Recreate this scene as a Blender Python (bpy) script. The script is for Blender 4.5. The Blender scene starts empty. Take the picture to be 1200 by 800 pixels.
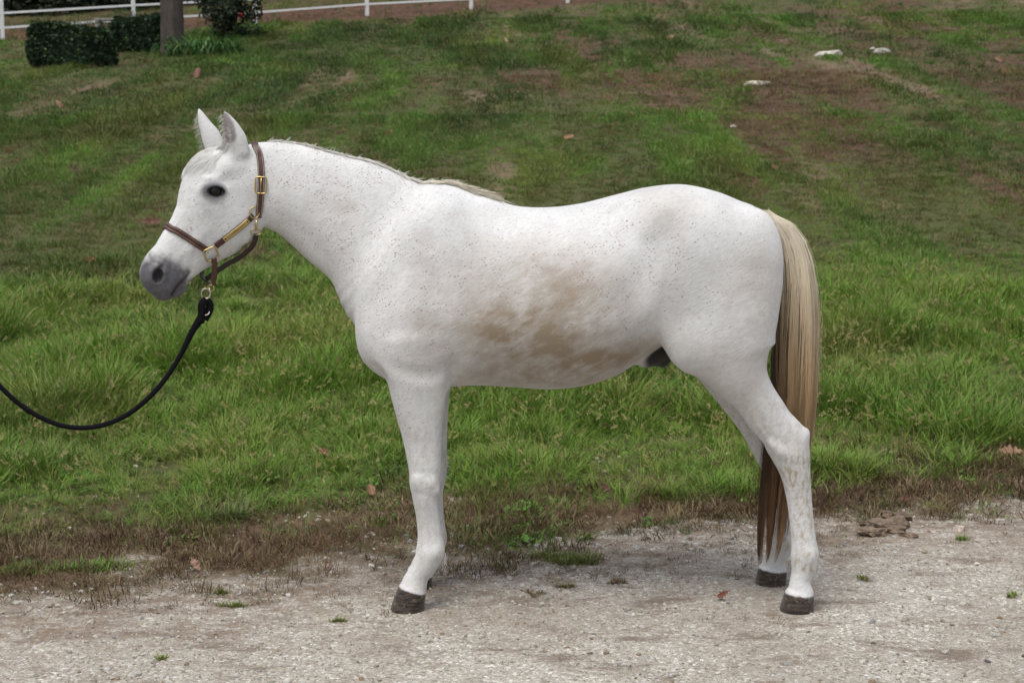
import bpy, math, random, time
import numpy as np
from mathutils import Vector, Matrix
T0 = time.time()
rng = np.random.default_rng(7)
random.seed(7)
R = math.radians
scene = bpy.context.scene
col = scene.collection

# ------------------------------------------------------------------ camera
W, H, FPX, HOR = 1200.0, 800.0, 1944.0, 144.0      # photo size, focal length in photo pixels, eye level row
CAM = np.array([0.0, -6.0, 1.75])
PITCH = math.atan((400 - HOR) / FPX)
cam = bpy.data.cameras.new('camera'); cam_ob = bpy.data.objects.new('camera', cam); col.objects.link(cam_ob)
cam.sensor_fit = 'HORIZONTAL'; cam.sensor_width = 22.3; cam.lens = 22.3 * FPX / W
cam.clip_start = 0.1; cam.clip_end = 2000
cam_ob.location = CAM; cam_ob.rotation_euler = (math.pi / 2 - PITCH, 0, 0)
cam.dof.use_dof = True; cam.dof.focus_distance = 5.9; cam.dof.aperture_fstop = 5.0
scene.camera = cam_ob

# ------------------------------------------------------------------ sky, sun, exposure (overcast)
SUN_EL, SUN_AZ = R(68), R(210)          # high, behind the camera and a little to its left
world = bpy.data.worlds.new('World'); scene.world = world; world.use_nodes = True
wn = world.node_tree; wn.nodes.clear()
sky = wn.nodes.new('ShaderNodeTexSky'); sky.sky_type = 'NISHITA'; sky.sun_disc = False
sky.sun_elevation = SUN_EL; sky.sun_rotation = SUN_AZ; sky.air_density = 1.4; sky.dust_density = 4.0; sky.ozone_density = 1.0
hs = wn.nodes.new('ShaderNodeHueSaturation'); hs.inputs['Saturation'].default_value = 0.55
bg = wn.nodes.new('ShaderNodeBackground'); bg.inputs['Strength'].default_value = 0.105
wo = wn.nodes.new('ShaderNodeOutputWorld')
wn.links.new(sky.outputs[0], hs.inputs['Color']); wn.links.new(hs.outputs[0], bg.inputs[0]); wn.links.new(bg.outputs[0], wo.inputs[0])
sun = bpy.data.lights.new('sun', 'SUN'); sun.energy = 1.5; sun.angle = R(32); sun.color = (1.0, 0.99, 0.965)
sun_ob = bpy.data.objects.new('sun', sun); col.objects.link(sun_ob)
sd = Vector((math.sin(SUN_AZ) * math.cos(SUN_EL), math.cos(SUN_AZ) * math.cos(SUN_EL), math.sin(SUN_EL)))   # towards the sun
sun_ob.rotation_euler = (-sd).to_track_quat('-Z', 'Y').to_euler(); sun_ob.location = (0, 0, 12)
vs = scene.view_settings; vs.view_transform = 'Standard'; vs.look = 'None'; vs.exposure = 0.6; vs.gamma = 1.0; vs.use_curve_mapping = False
scene.cycles.use_denoising = True
scene.cycles.use_adaptive_sampling = True; scene.cycles.adaptive_threshold = 0.03
scene.cycles.max_bounces = 5; scene.cycles.diffuse_bounces = 2; scene.cycles.transparent_max_bounces = 4

# ------------------------------------------------------------------ photo pixel -> world
cp, sp = math.cos(PITCH), math.sin(PITCH)
def ray(u, v):
    a = (u - 600) / FPX; b = (400 - v) / FPX
    d = np.array([a, cp + b * sp, -sp + b * cp]); return d / np.linalg.norm(d)
def P(u, v, y=0.0):
    """point seen at photo pixel (u, v) that lies in the upright plane at depth y"""
    d = ray(u, v); t = (y - CAM[1]) / d[1]; return CAM + d * t
def proj(p):
    p = np.asarray(p, float); q = p - CAM
    dep = q[..., 1] * cp - q[..., 2] * sp; up = q[..., 1] * sp + q[..., 2] * cp
    return 600 + FPX * q[..., 0] / dep, 400 - FPX * up / dep

# ------------------------------------------------------------------ noise and terrain
def vnoise(x, y, seed=0):
    x = np.asarray(x, float); y = np.asarray(y, float)
    xi = np.floor(x).astype(np.int64); yi = np.floor(y).astype(np.int64)
    fx = x - xi; fy = y - yi; fx = fx * fx * (3 - 2 * fx); fy = fy * fy * (3 - 2 * fy)
    def h(a, b):
        n = (a * 374761393 + b * 668265263 + seed * 974634777) & 0xffffffff
        n = ((n ^ (n >> 13)) * 1274126177) & 0xffffffff
        return ((n ^ (n >> 16)) & 0xffff) / 65535.0
    return (h(xi, yi) * (1 - fx) + h(xi + 1, yi) * fx) * (1 - fy) + (h(xi, yi + 1) * (1 - fx) + h(xi + 1, yi + 1) * fx) * fy
def fbm(x, y, seed=0, o=4):
    s = 0; a = .5; t = 0
    for k in range(o):
        s = s + a * vnoise(x * 2 ** k + 17.3 * k, y * 2 ** k - 9.1 * k, seed + k); t += a; a *= .55
    return s / t
def sstep(a, b, x):
    t = np.clip((np.asarray(x, float) - a) / (b - a), 0, 1); return t * t * (3 - 2 * t)
GD = np.array([-400, 0, 4.5, 6.0, 7.5, 9.0, 11., 14., 18., 25., 33., 40., 44., 48.6, 60., 100., 200., 900.])
GZ = np.array([-.6, -.1, -.03, 0, .05, .12, .30, .64, 1.12, 1.98, 2.95, 3.85, 4.45, 5.15, 6.9, 11.5, 19., 55.])
_dd = np.linspace(-400, 900, 13001); _zz = np.interp(_dd, GD, GZ)
_k = np.ones(13) / 13; _zs = np.convolve(np.pad(_zz, 6, mode='edge'), _k, 'valid')
def edge_line(x, y):
    """signed distance (m) behind the rough border between gravel and turf"""
    return (y + 6) - (6.56 + .33 * x) 
def ground(x, y, fine=True):
    x = np.asarray(x, float); y = np.asarray(y, float); D = y + 6
    z = np.interp(D, _dd, _zs)
    z = z + .012 * np.clip(x, -16, 30) * np.clip((D - 9) / 20, 0, 1)
    far = np.clip((D - 8) / 12, 0, 1)
    z = z + far * (.10 * (fbm(x * .35, y * .35, 3) - .5) + .03 * (fbm(x * 1.3, y * 1.3, 5) - .5))
    if fine:
        z = z + .012 * (fbm(x * 2.2, y * 2.2, 8, 3) - .5) + .006 * (fbm(x * 9, y * 9, 9, 3) - .5)
    return z

# ------------------------------------------------------------------ object helpers
def tag(o, label=None, cat=None, group=None, kind=None):
    if label: o['label'] = label
    if cat: o['category'] = cat
    if group: o['group'] = group
    if kind: o['kind'] = kind
    return o
def empty(name, loc, label, cat, group=None):
    o = bpy.data.objects.new(name, None); o.location = loc; o.empty_display_size = .1; col.objects.link(o)
    return tag(o, label, cat, group)
def mesh_obj(name, V, F, mats, parent=None, smooth=True, origin=None):
    """link one mesh; vertices in world space, origin moved to `origin` (or to the parent's place)"""
    V = np.asarray(V, np.float32).reshape(-1, 3)
    og = np.array(origin if origin is not None else (parent.location if parent is not None and parent.parent is None else (0, 0, 0)), np.float32)
    if parent is not None and parent.parent is not None: og = np.array(parent.parent.location, np.float32)
    me = bpy.data.meshes.new(name)
    if isinstance(F, np.ndarray):
        n, k = F.shape
        me.vertices.add(len(V)); me.vertices.foreach_set('co', (V - og).ravel())
        me.loops.add(n * k); me.loops.foreach_set('vertex_index', F.astype(np.int32).ravel())
        me.polygons.add(n); me.polygons.foreach_set('loop_start', np.arange(n, dtype=np.int32) * k)
        me.update(calc_edges=True)
    else:
        me.from_pydata((V - og).tolist(), [], F); me.update()
    me.validate()
    if smooth: me.polygons.foreach_set('use_smooth', np.ones(len(me.polygons), bool))
    for m in (mats if isinstance(mats, (list, tuple)) else [mats]): me.materials.append(m)
    o = bpy.data.objects.new(name, me); col.objects.link(o)
    if parent is None: o.location = og
    else: o.parent = parent
    return o
def set_attr(me, name, arr, kind='FLOAT'):
    a = me.attributes.new(name, kind, 'POINT')
    if kind == 'FLOAT': a.data.foreach_set('value', np.asarray(arr, np.float32))
    elif kind == 'FLOAT_COLOR': a.data.foreach_set('color', np.asarray(arr, np.float32).ravel())
    else: a.data.foreach_set('vector', np.asarray(arr, np.float32).ravel())

class NT:
    """small node-tree writer"""
    def __init__(s, name):
        s.m = bpy.data.materials.new(name); s.m.use_nodes = True; s.t = s.m.node_tree; s.t.nodes.clear()
        s.out = s.n('ShaderNodeOutputMaterial'); s.b = s.n('ShaderNodeBsdfPrincipled')
        s.l(s.b.outputs[0], s.out.inputs[0])
    def n(s, t, **kw):
        x = s.t.nodes.new(t)
        for k, v in kw.items(): setattr(x, k, v)
        return x
    def l(s, a, b): s.t.links.new(a, b)
    def put(s, sock, v):
        if hasattr(v, 'is_output'): s.l(v, sock)
        elif v is not None: sock.default_value = v if not isinstance(v, tuple) or len(v) != 3 or sock.type != 'RGBA' else (*v, 1)
    def set(s, **kw):
        for k, v in kw.items(): s.put(s.b.inputs[k.replace('_', ' ')], v)
    def pos(s): return s.n('ShaderNodeNewGeometry').outputs['Position']
    def objc(s): return s.n('ShaderNodeTexCoord').outputs['Object']
    def attr(s, name, typ='GEOMETRY', out='Fac'):
        a = s.n('ShaderNodeAttribute', attribute_name=name, attribute_type=typ); return a.outputs[out]
    def map(s, vec, scale=(1, 1, 1), rot=(0, 0, 0)):
        m = s.n('ShaderNodeMapping'); s.l(vec, m.inputs[0]); m.inputs['Scale'].default_value = scale; m.inputs['Rotation'].default_value = rot
        return m.outputs[0]
    def noise(s, vec, scale, detail=3, rough=.55, out='Fac'):
        x = s.n('ShaderNodeTexNoise'); s.l(vec, x.inputs['Vector']); x.inputs['Scale'].default_value = scale
        x.inputs['Detail'].default_value = detail; x.inputs['Roughness'].default_value = rough; return x.outputs[out]
    def voro(s, vec, scale, out='Distance', feature='F1', rand=1.0):
        x = s.n('ShaderNodeTexVoronoi', feature=feature); s.l(vec, x.inputs['Vector']); x.inputs['Scale'].default_value = scale
        x.inputs['Randomness'].default_value = rand; return x.outputs[out]
    def math(s, op, a, b=None, c=None, clamp=False):
        x = s.n('ShaderNodeMath', operation=op, use_clamp=clamp)
        for i, v in enumerate((a, b, c)):
            if v is not None: s.put(x.inputs[i], v)
        return x.outputs[0]
    def ss(s, v, lo, hi, a=0., b=1.):
        x = s.n('ShaderNodeMapRange', interpolation_type='SMOOTHSTEP'); s.put(x.inputs[0], v)
        for i, q in enumerate((lo, hi, a, b)): s.put(x.inputs[i + 1], q)
        return x.outputs[0]
    def mix(s, f, a, b, mode='MIX'):
        x = s.n('ShaderNodeMix', data_type='RGBA', blend_type=mode); s.put(x.inputs[0], f); s.put(x.inputs[6], a); s.put(x.inputs[7], b)
        return x.outputs[2]
    def ramp(s, f, stops):
        x = s.n('ShaderNodeValToRGB'); s.put(x.inputs[0], f); e = x.color_ramp.elements
        while len(e) < len(stops): e.new(.5)
        for i, (p, c) in enumerate(stops): e[i].position = p; e[i].color = (*c, 1)
        return x.outputs[0]
    def bump(s, h, strength=.3, dist=.01, normal=None):
        x = s.n('ShaderNodeBump'); s.put(x.inputs['Height'], h); x.inputs['Strength'].default_value = strength; x.inputs['Distance'].default_value = dist
        if normal is not None: s.l(normal, x.inputs['Normal'])
        return x.outputs[0]

def frames(C):
    C = np.asarray(C, float); T = np.gradient(C, axis=0); T /= np.linalg.norm(T, axis=1)[:, None] + 1e-12; return T
def crom(A, n, closed=False):
    """Catmull-Rom resample of rows of A to about n rows per span"""
    A = np.asarray(A, float); m = len(A)
    if closed: Q = np.vstack([A[-1:], A, A[:2]]); spans = m
    else: Q = np.vstack([2 * A[0] - A[1], A, 2 * A[-1] - A[-2]]); spans = m - 1
    out = []
    for i in range(spans):
        p0, p1, p2, p3 = Q[i], Q[i + 1], Q[i + 2], Q[i + 3]
        for t in np.arange(n) / n:
            out.append(.5 * (2 * p1 + (p2 - p0) * t + (2 * p0 - 5 * p1 + 4 * p2 - p3) * t * t + (3 * p1 - p0 - 3 * p2 + p3) * t ** 3))
    if not closed: out.append(A[-1])
    return np.array(out)
def tube(C, r, n=10, closed=False, ref=(0, 1, 0.001)):
    C = np.asarray(C, float); m = len(C); r = np.broadcast_to(np.asarray(r, float), (m,))
    if closed: T = np.roll(C, -1, 0) - np.roll(C, 1, 0); T /= np.linalg.norm(T, axis=1)[:, None]
    else: T = frames(C)
    V = []; nrm = np.array(ref, float)
    for i in range(m):
        nrm = nrm - T[i] * nrm.dot(T[i])
        if np.linalg.norm(nrm) < 1e-4: nrm = np.cross(T[i], (.3, .5, .8))
        nrm /= np.linalg.norm(nrm); b = np.cross(T[i], nrm)
        for k in range(n):
            a = 2 * math.pi * k / n; V.append(C[i] + r[i] * (math.cos(a) * nrm + math.sin(a) * b))
    F = [[i % m * n + k, i % m * n + (k + 1) % n, (i + 1) % m * n + (k + 1) % n, (i + 1) % m * n + k] for i in range(m if closed else m - 1) for k in range(n)]
    if not closed: F += [list(range(n))[::-1], [(m - 1) * n + k for k in range(n)]]
    return V, F
def ribbon(C, N, w, th, closed=False):
    """flat strap: centre line C, outward normals N, width w, thickness th (lies on C, thickness outward), rounded edges"""
    C = np.asarray(C, float); N = np.asarray(N, float); m = len(C)
    T = (np.roll(C, -1, 0) - np.roll(C, 1, 0)) if closed else np.gradient(C, axis=0)
    T /= np.linalg.norm(T, axis=1)[:, None]
    N = N - T * (N * T).sum(1)[:, None]; N /= np.linalg.norm(N, axis=1)[:, None]
    B = np.cross(T, N); w = np.broadcast_to(np.asarray(w, float), (m,))
    prof = [(-.5, 0), (-.5, .6), (-.44, 1), (-.2, .92), (.2, .92), (.44, 1), (.5, .6), (.5, 0)]; k = len(prof)
    V = [C[i] + B[i] * w[i] * a + N[i] * th * b for i in range(m) for a, b in prof]
    F = [[i % m * k + j, i % m * k + (j + 1) % k, (i + 1) % m * k + (j + 1) % k, (i + 1) % m * k + j] for i in range(m if closed else m - 1) for j in range(k)]
    if not closed: F += [list(range(k))[::-1], [(m - 1) * k + j for j in range(k)]]
    return V, F
def join(parts):
    V = []; F = []
    for v, f in parts:
        b = len(V); V += list(v); F += [[i + b for i in q] for q in f]
    return V, F

def onground(u, v):
    """where the sight line of photo pixel (u, v) meets the terrain"""
    d = ray(u, v); t = np.concatenate([np.arange(3, 15, .01), np.arange(15, 120, .04)]); p = CAM + t[:, None] * d
    f = p[:, 2] - ground(p[:, 0], p[:, 1]); i = np.flatnonzero(f < 0)
    i = i[0] if len(i) else len(t) - 1
    return p[i]
HRES = .005      # grid step of the horse's skin (m)
# ================================================================== GROUND
def zones(x, y):
    """masks of what grows where: turf behind the gravel edge, its dead fringe, long bank grass, mown hill with brown patches"""
    x = np.asarray(x, float); y = np.asarray(y, float); D = y + 6
    e = edge_line(x, y) + .9 * (fbm(x * 1.1 + 3, y * 1.1, 21) - .5) + .7 * (fbm(x * 4, y * 5, 22) - .5)
    turf = sstep(-.30, .45, e)
    dead = turf * (1 - sstep(.55, 1.6, e + .9 * (fbm(x * .9, y * .9, 23) - .5)))
    d2 = e + 1.1 * (fbm(x * .6, y * .6, 24) - .5)
    tall = sstep(.35, 1.2, d2) * (1 - sstep(11.8, 14.0, D + 2.2 * (fbm(x * .5, y * .5, 25) - .5) - .12 * np.clip(x, -4, 4)))
    hill = sstep(11.5, 13.5, D)
    bias = .085 * np.clip(x / 5, -1, 1.2) * sstep(12, 22, D) - .03
    red = np.clip(1 - ((x - 8.0) / 8.5) ** 2 - ((D - 32) / 12) ** 2, 0, 1) * .26 + np.clip(1 - ((x - 2.2) / 3.5) ** 2 - ((D - 21) / 4.5) ** 2, 0, 1) * .12
    brown = .95 * hill * sstep(.55, .72, fbm(x * .75 + 7, y * .13, 26, 5) + bias + red)
    bare = hill * .8 * sstep(.61, .75, fbm(x * 1.4 + 2, y * .24, 27, 5) + bias * .4)
    return dict(e=e, turf=turf, dead=dead, tall=tall, hill=hill, brown=brown, bare=bare, D=D)
def grow(a, step, end, f):
    out = [a]
    while out[-1] < end: out.append(out[-1] + step); step *= f
    return out
xs = np.arange(-4.5, 4.5, .045); xs = np.concatenate([-np.array(grow(4.55, .06, 500, 1.09))[::-1], xs, np.array(grow(4.5, .06, 500, 1.09))])
ys = np.concatenate([-np.array(grow(2.1, .06, 450, 1.14))[::-1], np.arange(-2.04, 2.6, .035), np.array(grow(2.6, .05, 600, 1.022))])
gx, gy = np.meshgrid(xs, ys); nx, ny = len(xs), len(ys)
GV = np.stack([gx.ravel(), gy.ravel(), ground(gx, gy).ravel()], 1)
ii, jj = np.meshgrid(np.arange(nx - 1), np.arange(ny - 1)); b0 = (jj * nx + ii).ravel()
GF = np.stack([b0, b0 + 1, b0 + nx + 1, b0 + nx], 1)
Z = zones(GV[:, 0], GV[:, 1])
def ground_material():
    t = NT('gravel_and_turf'); p = t.pos(); pn = t.noise(p, 6, 5, .65)
    # crushed limestone
    v1 = t.n('ShaderNodeTexVoronoi'); t.l(p, v1.inputs['Vector']); v1.inputs['Scale'].default_value = 95
    sc = t.n('ShaderNodeSeparateColor'); t.l(v1.outputs['Color'], sc.inputs[0])
    chips = t.ramp(sc.outputs[0], [(0, (.19, .165, .135)), (.35, (.35, .32, .27)), (.75, (.47, .44, .39)), (1, (.64, .62, .58))])
    v2 = t.n('ShaderNodeTexVoronoi'); t.l(p, v2.inputs['Vector']); v2.inputs['Scale'].default_value = 260
    s2 = t.n('ShaderNodeSeparateColor'); t.l(v2.outputs['Color'], s2.inputs[0])
    fines = t.ramp(s2.outputs[0], [(0, (.22, .195, .16)), (.6, (.38, .35, .295)), (1, (.51, .48, .43))])
    g = t.mix(t.ss(sc.outputs[1], .45, .6), fines, chips)
    big = t.noise(p, 1.6, 5, .6); g = t.mix(t.ss(big, .42, .62, 0, .8), g, t.mix(.5, g, (.19, .15, .112)))
    g = t.mix(t.ss(t.noise(t.map(p, (1, 2.2, 1)), 2.6, 6, .7), .50, .66, 0, .75), g, (.13, .092, .066))     # trodden earth and dead bits
    g = t.mix(t.math('MULTIPLY', t.attr('verge'), t.ss(t.noise(t.map(p, (1, 1.6, 1)), 9, 6, .75), .36, .62)), g, t.ramp(t.noise(p, 55, 4, .7), [(.3, (.10, .068, .048)), (.7, (.24, .18, .13))]))
    # turf floor: thatch and soil
    th = t.ramp(pn, [(.25, (.040, .034, .016)), (.5, (.080, .066, .032)), (.75, (.135, .105, .055))])
    th = t.mix(t.ss(t.noise(p, 26, 6, .8), .40, .60, 0, .85), th, (.052, .080, .020))
    th = t.mix(t.math('MULTIPLY', t.attr('dead'), .8), th, t.ramp(t.noise(p, 30, 5, .7), [(.25, (.055, .032, .024)), (.5, (.125, .078, .055)), (.75, (.23, .165, .115))]))
    th = t.mix(t.math('MULTIPLY', t.attr('brown'), .85), th, t.ramp(t.noise(p, 19, 4, .7), [(.3, (.055, .030, .022)), (.7, (.125, .068, .050))]))
    th = t.mix(t.math('MULTIPLY', t.attr('bare'), .9), th, t.ramp(t.noise(p, 25, 4, .7), [(.3, (.11, .075, .05)), (.7, (.23, .165, .115))]))
    th = t.mix(t.attr('litter'), th, t.ramp(t.noise(p, 7, 4, .7), [(.35, (.035, .022, .018)), (.55, (.10, .055, .035)), (.7, (.17, .09, .05))]))
    fine = t.math('ADD', t.math('MULTIPLY', t.noise(p, 70, 4, .75), .55), t.math('MULTIPLY', t.noise(p, 11, 5, .7), .45)); tm = t.ss(t.math('ADD', t.attr('turf'), t.math('MULTIPLY', t.math('SUBTRACT', fine, .5), 2.2)), .25, .8)
    c = t.mix(tm, g, th)
    h = t.math('ADD', t.math('MULTIPLY', v1.outputs['Distance'], -.6), t.math('MULTIPLY', t.noise(p, 150, 3, .7), .6))
    t.set(Base_Color=c, Roughness=.95, Normal=t.bump(h, .7, .008)); t.b.inputs['Specular IOR Level'].default_value = .15
    return t.m
gob = mesh_obj('ground', GV, GF, ground_material()); tag(gob, kind='structure')
for k in ('turf', 'brown', 'bare', 'dead'): set_attr(gob.data, k, Z[k])
set_attr(gob.data, 'verge', sstep(-1.25, -.1, Z['e']) * .85)
# fence line: leaf litter lies along and beyond it
FA = np.array([-12.1, 34.0]); FB = np.array([1.6, 42.6]); FDIR = (FB - FA) / np.linalg.norm(FB - FA); FNRM = np.array([-FDIR[1], FDIR[0]])
def fence_side(x, y): return (x - FA[0]) * FNRM[0] + (y - FA[1]) * FNRM[1]
fs = fence_side(GV[:, 0], GV[:, 1]); lit = sstep(-2.2, -.4, fs + 2.2 * (fbm(GV[:, 0] * .5, GV[:, 1] * .5, 31) - .5)) * (1 - sstep(4, 10, GV[:, 0]))
set_attr(gob.data, 'litter', lit * (1 - .6 * sstep(2.5, 4, fs + 3 * (fbm(GV[:, 0] * .4, GV[:, 1] * .4, 33) - .5))))
print('ground', len(GV), round(time.time() - T0, 1))
# ================================================================== HORSE
YAW = R(24)
HF = np.array([-math.cos(YAW), -math.sin(YAW), 0.])     # where the head points
HL = np.array([math.sin(YAW), -math.cos(YAW), 0.])      # its near side
ZV = np.array([0, 0, 1.])
POLL = P(290, 170, -.02)
def PH(u, v, l=0.0):
    """point of the head's midplane seen at (u, v), then moved l metres to the near side"""
    d = ray(u, v); t = (POLL - CAM).dot(HL) / d.dot(HL); return CAM + d * t + HL * l
PXM = 1 / 324.0
YAX = np.array([0, 1., 0])
class Loft:
    def __init__(s, F, B, hw, lat=YAX, wide=.5, e=2.0, n=4, capk=.7, cut=None):
        F = np.array(F); B = np.array(B); m = len(F)
        hw = np.array(hw, float) * .01; wide = np.broadcast_to(np.asarray(wide, float), (m,)); e = np.broadcast_to(np.asarray(e, float), (m,))
        C = F * (1 - wide[:, None]) + B * wide[:, None]
        A = np.hstack([C, F, B, hw[:, None], e[:, None]]); A = crom(A, n)
        s.C = A[:, 0:3]; T = frames(s.C); s.lat = np.array(lat, float)
        Nn = np.cross(s.lat, T); Nn /= np.linalg.norm(Nn, axis=1)[:, None]
        sg = np.sign(((A[:, 3:6] - A[:, 6:9]) * Nn).sum(1)); Nn *= sg[:, None]
        s.N = Nn; s.au = np.maximum(((A[:, 3:6] - s.C) * Nn).sum(1), .004); s.al = np.maximum(((s.C - A[:, 6:9]) * Nn).sum(1), .004)
        s.b = np.maximum(A[:, 9], .004); s.e = A[:, 10]; s.capk = capk
        r = np.maximum(np.maximum(s.au, s.al), s.b)[:, None]
        s.lo = (s.C - r).min(0); s.hi = (s.C + r).max(0); s.cut = cut
    def __call__(s, p):
        C = s.C; m = len(C)
        k = np.argmin((C * C).sum(1)[None] - 2 * (p @ C.T), axis=1)
        best = np.full(len(p), 9.0)
        for i in (np.clip(k - 1, 0, m - 2), np.clip(k, 0, m - 2)):
            a = C[i]; ab = C[i + 1] - a; q = p - a
            t = np.clip((q * ab).sum(1) / (ab * ab).sum(1), 0, 1); t1 = t[:, None]; d = q - t1 * ab
            N = s.N[i] * (1 - t1) + s.N[i + 1] * t1
            n = (d * N).sum(1); l = d @ s.lat; w = d - n[:, None] * N - l[:, None] * s.lat
            au = s.au[i] * (1 - t) + s.au[i + 1] * t; al = s.al[i] * (1 - t) + s.al[i + 1] * t
            bb = s.b[i] * (1 - t) + s.b[i + 1] * t; ee = s.e[i] * (1 - t) + s.e[i + 1] * t
            aa = np.where(n > 0, au, al); c = np.minimum(aa, bb) * s.capk
            best = np.minimum(best, pnorm(np.abs(n), np.abs(l), np.sqrt((w * w).sum(1)), aa, bb, c, ee))
        return best
def pnorm(n, l, w, aa, bb, c, ee):
    x = n / aa; y = l / bb; z = w / c
    k0 = ((x + 1e-6) ** ee + (y + 1e-6) ** ee) ** (1 / ee); k0 = np.sqrt(k0 * k0 + z * z) + 1e-9
    k1 = np.sqrt((x / aa) ** 2 + (y / bb) ** 2 + (z / c) ** 2) + 1e-9
    return np.maximum(k0 * (k0 - 1) / k1, -.15)
class XLoft:
    """trunk: upright sections strung along x"""
    def __init__(s, rows, cap=.035):
        T = np.array([(*P(u, (a + b) / 2)[[0]], P(u, a)[2], P(u, b)[2], w * .01, f, e) for u, a, b, w, f, e in rows])
        A = crom(T, 6); s.x = A[:, 0]; zc = A[:, 1] * (1 - A[:, 4]) + A[:, 2] * A[:, 4]
        s.A = [zc, A[:, 1] - zc, zc - A[:, 2], A[:, 3], A[:, 5]]; s.cap = cap
        s.lo = np.array([s.x[0] - cap, -A[:, 3].max(), A[:, 2].min()]); s.hi = np.array([s.x[-1] + cap, A[:, 3].max(), A[:, 1].max()])
    def __call__(s, p):
        zc, au, al, b, e = [np.interp(p[:, 0], s.x, a) for a in s.A]; n = p[:, 2] - zc
        return pnorm(np.abs(n), np.abs(p[:, 1]), np.abs(p[:, 0] - np.clip(p[:, 0], s.x[0], s.x[-1])), np.where(n > 0, au, al), b, s.cap, e)
class Ell:
    def __init__(s, c, r, ang=0.0, lat=YAX, mir=False):
        """ellipsoid: radii r = (along, across, lateral), `along` turned by ang degrees from the horizontal in the plane square to lat"""
        s.c = np.array(c, float); s.r = np.array(r, float); lat = np.array(lat, float); h = np.cross(lat, ZV); h /= np.linalg.norm(h)
        if h[0] > 0: h = -h
        a = R(ang); X = h * math.cos(a) + ZV * math.sin(a); Y = -h * math.sin(a) + ZV * math.cos(a)
        s.M = np.array([X, Y, lat]); m = s.r.max(); s.lo = s.c - m; s.hi = s.c + m
    def __call__(s, p):
        q = (p - s.c) @ s.M.T; k0 = np.linalg.norm(q / s.r, axis=1) + 1e-9; k1 = np.linalg.norm(q / s.r ** 2, axis=1) + 1e-9
        return k0 * (k0 - 1) / k1
class Cap:
    def __init__(s, pts, r):
        s.p = np.array(pts, float); s.rad = np.broadcast_to(np.asarray(r, float), (len(s.p),)); m = s.rad.max()
        s.lo = s.p.min(0) - m; s.hi = s.p.max(0) + m
    def __call__(s, p):
        best = np.full(len(p), 9.0)
        for i in range(len(s.p) - 1):
            a = s.p[i]; ab = s.p[i + 1] - a; q = p - a; t = np.clip(q @ ab / ab.dot(ab), 0, 1)
            best = np.minimum(best, np.linalg.norm(q - t[:, None] * ab, axis=1) - (s.rad[i] * (1 - t) + s.rad[i + 1] * t))
        return best
OPS = []
def add(pr, k): OPS.append(('+', pr, k))
def sub(pr, k, depth=9.0): OPS.append(('-', pr, k, depth))
def field(p, ops=None):
    p = np.asarray(p, float); d = np.full(len(p), .5); plo = p.min(0); phi = p.max(0)
    for op in (OPS if ops is None else ops):
        pr, k = op[1], op[2]; m = k + .03
        if (plo > pr.hi + m).any() or (phi < pr.lo - m).any(): continue
        idx = np.flatnonzero(((p > pr.lo - m) & (p < pr.hi + m)).all(1))
        if not len(idx): continue
        e = pr(p[idx]); b = d[idx]
        if op[0] == '+':
            h = np.maximum(k - np.abs(b - e), 0) / k; d[idx] = np.minimum(b, e) - h * h * k * .25
        else:
            e = -e
            if op[3] < 9: e = np.minimum(e, b + op[3])
            h = np.maximum(k - np.abs(b - e), 0) / k; d[idx] = np.maximum(b, e) + h * h * k * .25
    return d
def grad(p, h=.0015):
    g = np.stack([field(p + np.eye(3)[i] * h) - field(p - np.eye(3)[i] * h) for i in range(3)], 1)
    return g / (np.linalg.norm(g, axis=1)[:, None] + 1e-12), np.linalg.norm(g, axis=1) / (2 * h)
def hit(u, v, t0=4.9, t1=7.2):
    """first point of the horse's skin on the sight line of (u, v)"""
    d = ray(u, v); ts = np.linspace(t0, t1, 900); f = field(CAM + ts[:, None] * d); i = np.flatnonzero(f < 0)
    if not len(i): return None
    i = i[0]; a, b = ts[i - 1], ts[i]; fa, fb = f[i - 1], f[i]
    return CAM + d * (a + (b - a) * fa / (fa - fb + 1e-12))

# ---- trunk: (u, top row, bottom row, half width cm, where it is widest, roundness)
TR = [(443, 325, 425, 9, .55, 2), (455, 285, 437, 14, .55, 2), (475, 246, 446, 18.5, .58, 2), (515, 219, 452, 21, .60, 1.95), (560, 228, 451, 23, .60, 1.9),
      (600, 240.5, 452.5, 25.5, .58, 1.95), (640, 243, 455, 27.5, .56, 2.0), (680, 238.5, 451.5, 28.5, .55, 2.05), (720, 228.5, 440, 28, .52, 2.05),
      (757, 219.5, 418, 27, .48, 2.0), (797, 216, 398, 26.5, .45, 2.0), (835, 223.5, 405, 25.5, .45, 2.0), (866, 235.5, 400, 22.5, .45, 2.0), (886, 246, 385, 16, .42, 2.0), (894, 275, 350, 10, .45, 2)]
add(XLoft(TR), .03)
# ---- neck
NK = [((572, 240), (520, 440), 17, 0), ((545, 229), (470, 425), 15.5, 0), ((494, 190), (440, 398), 13, 0), ((446, 187), (411, 345), 10.3, 0), ((408, 179), (371, 310), 8.6, -.002),
      ((370, 173), (337, 280), 7.8, -.006), ((338, 167), (318, 269), 7.3, -.012), ((310, 166), (302, 262), 7.0, -.02), ((292, 170), (288, 258), 6.4, -.03)]
add(Loft([P(*a, y) for a, b, w, y in NK], [P(*b, y) for a, b, w, y in NK], [t[2] for t in NK], wide=.56, e=[1.8, 1.8, 1.85, 1.9, 1.9, 1.9, 1.95, 2, 2]), .06)
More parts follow.
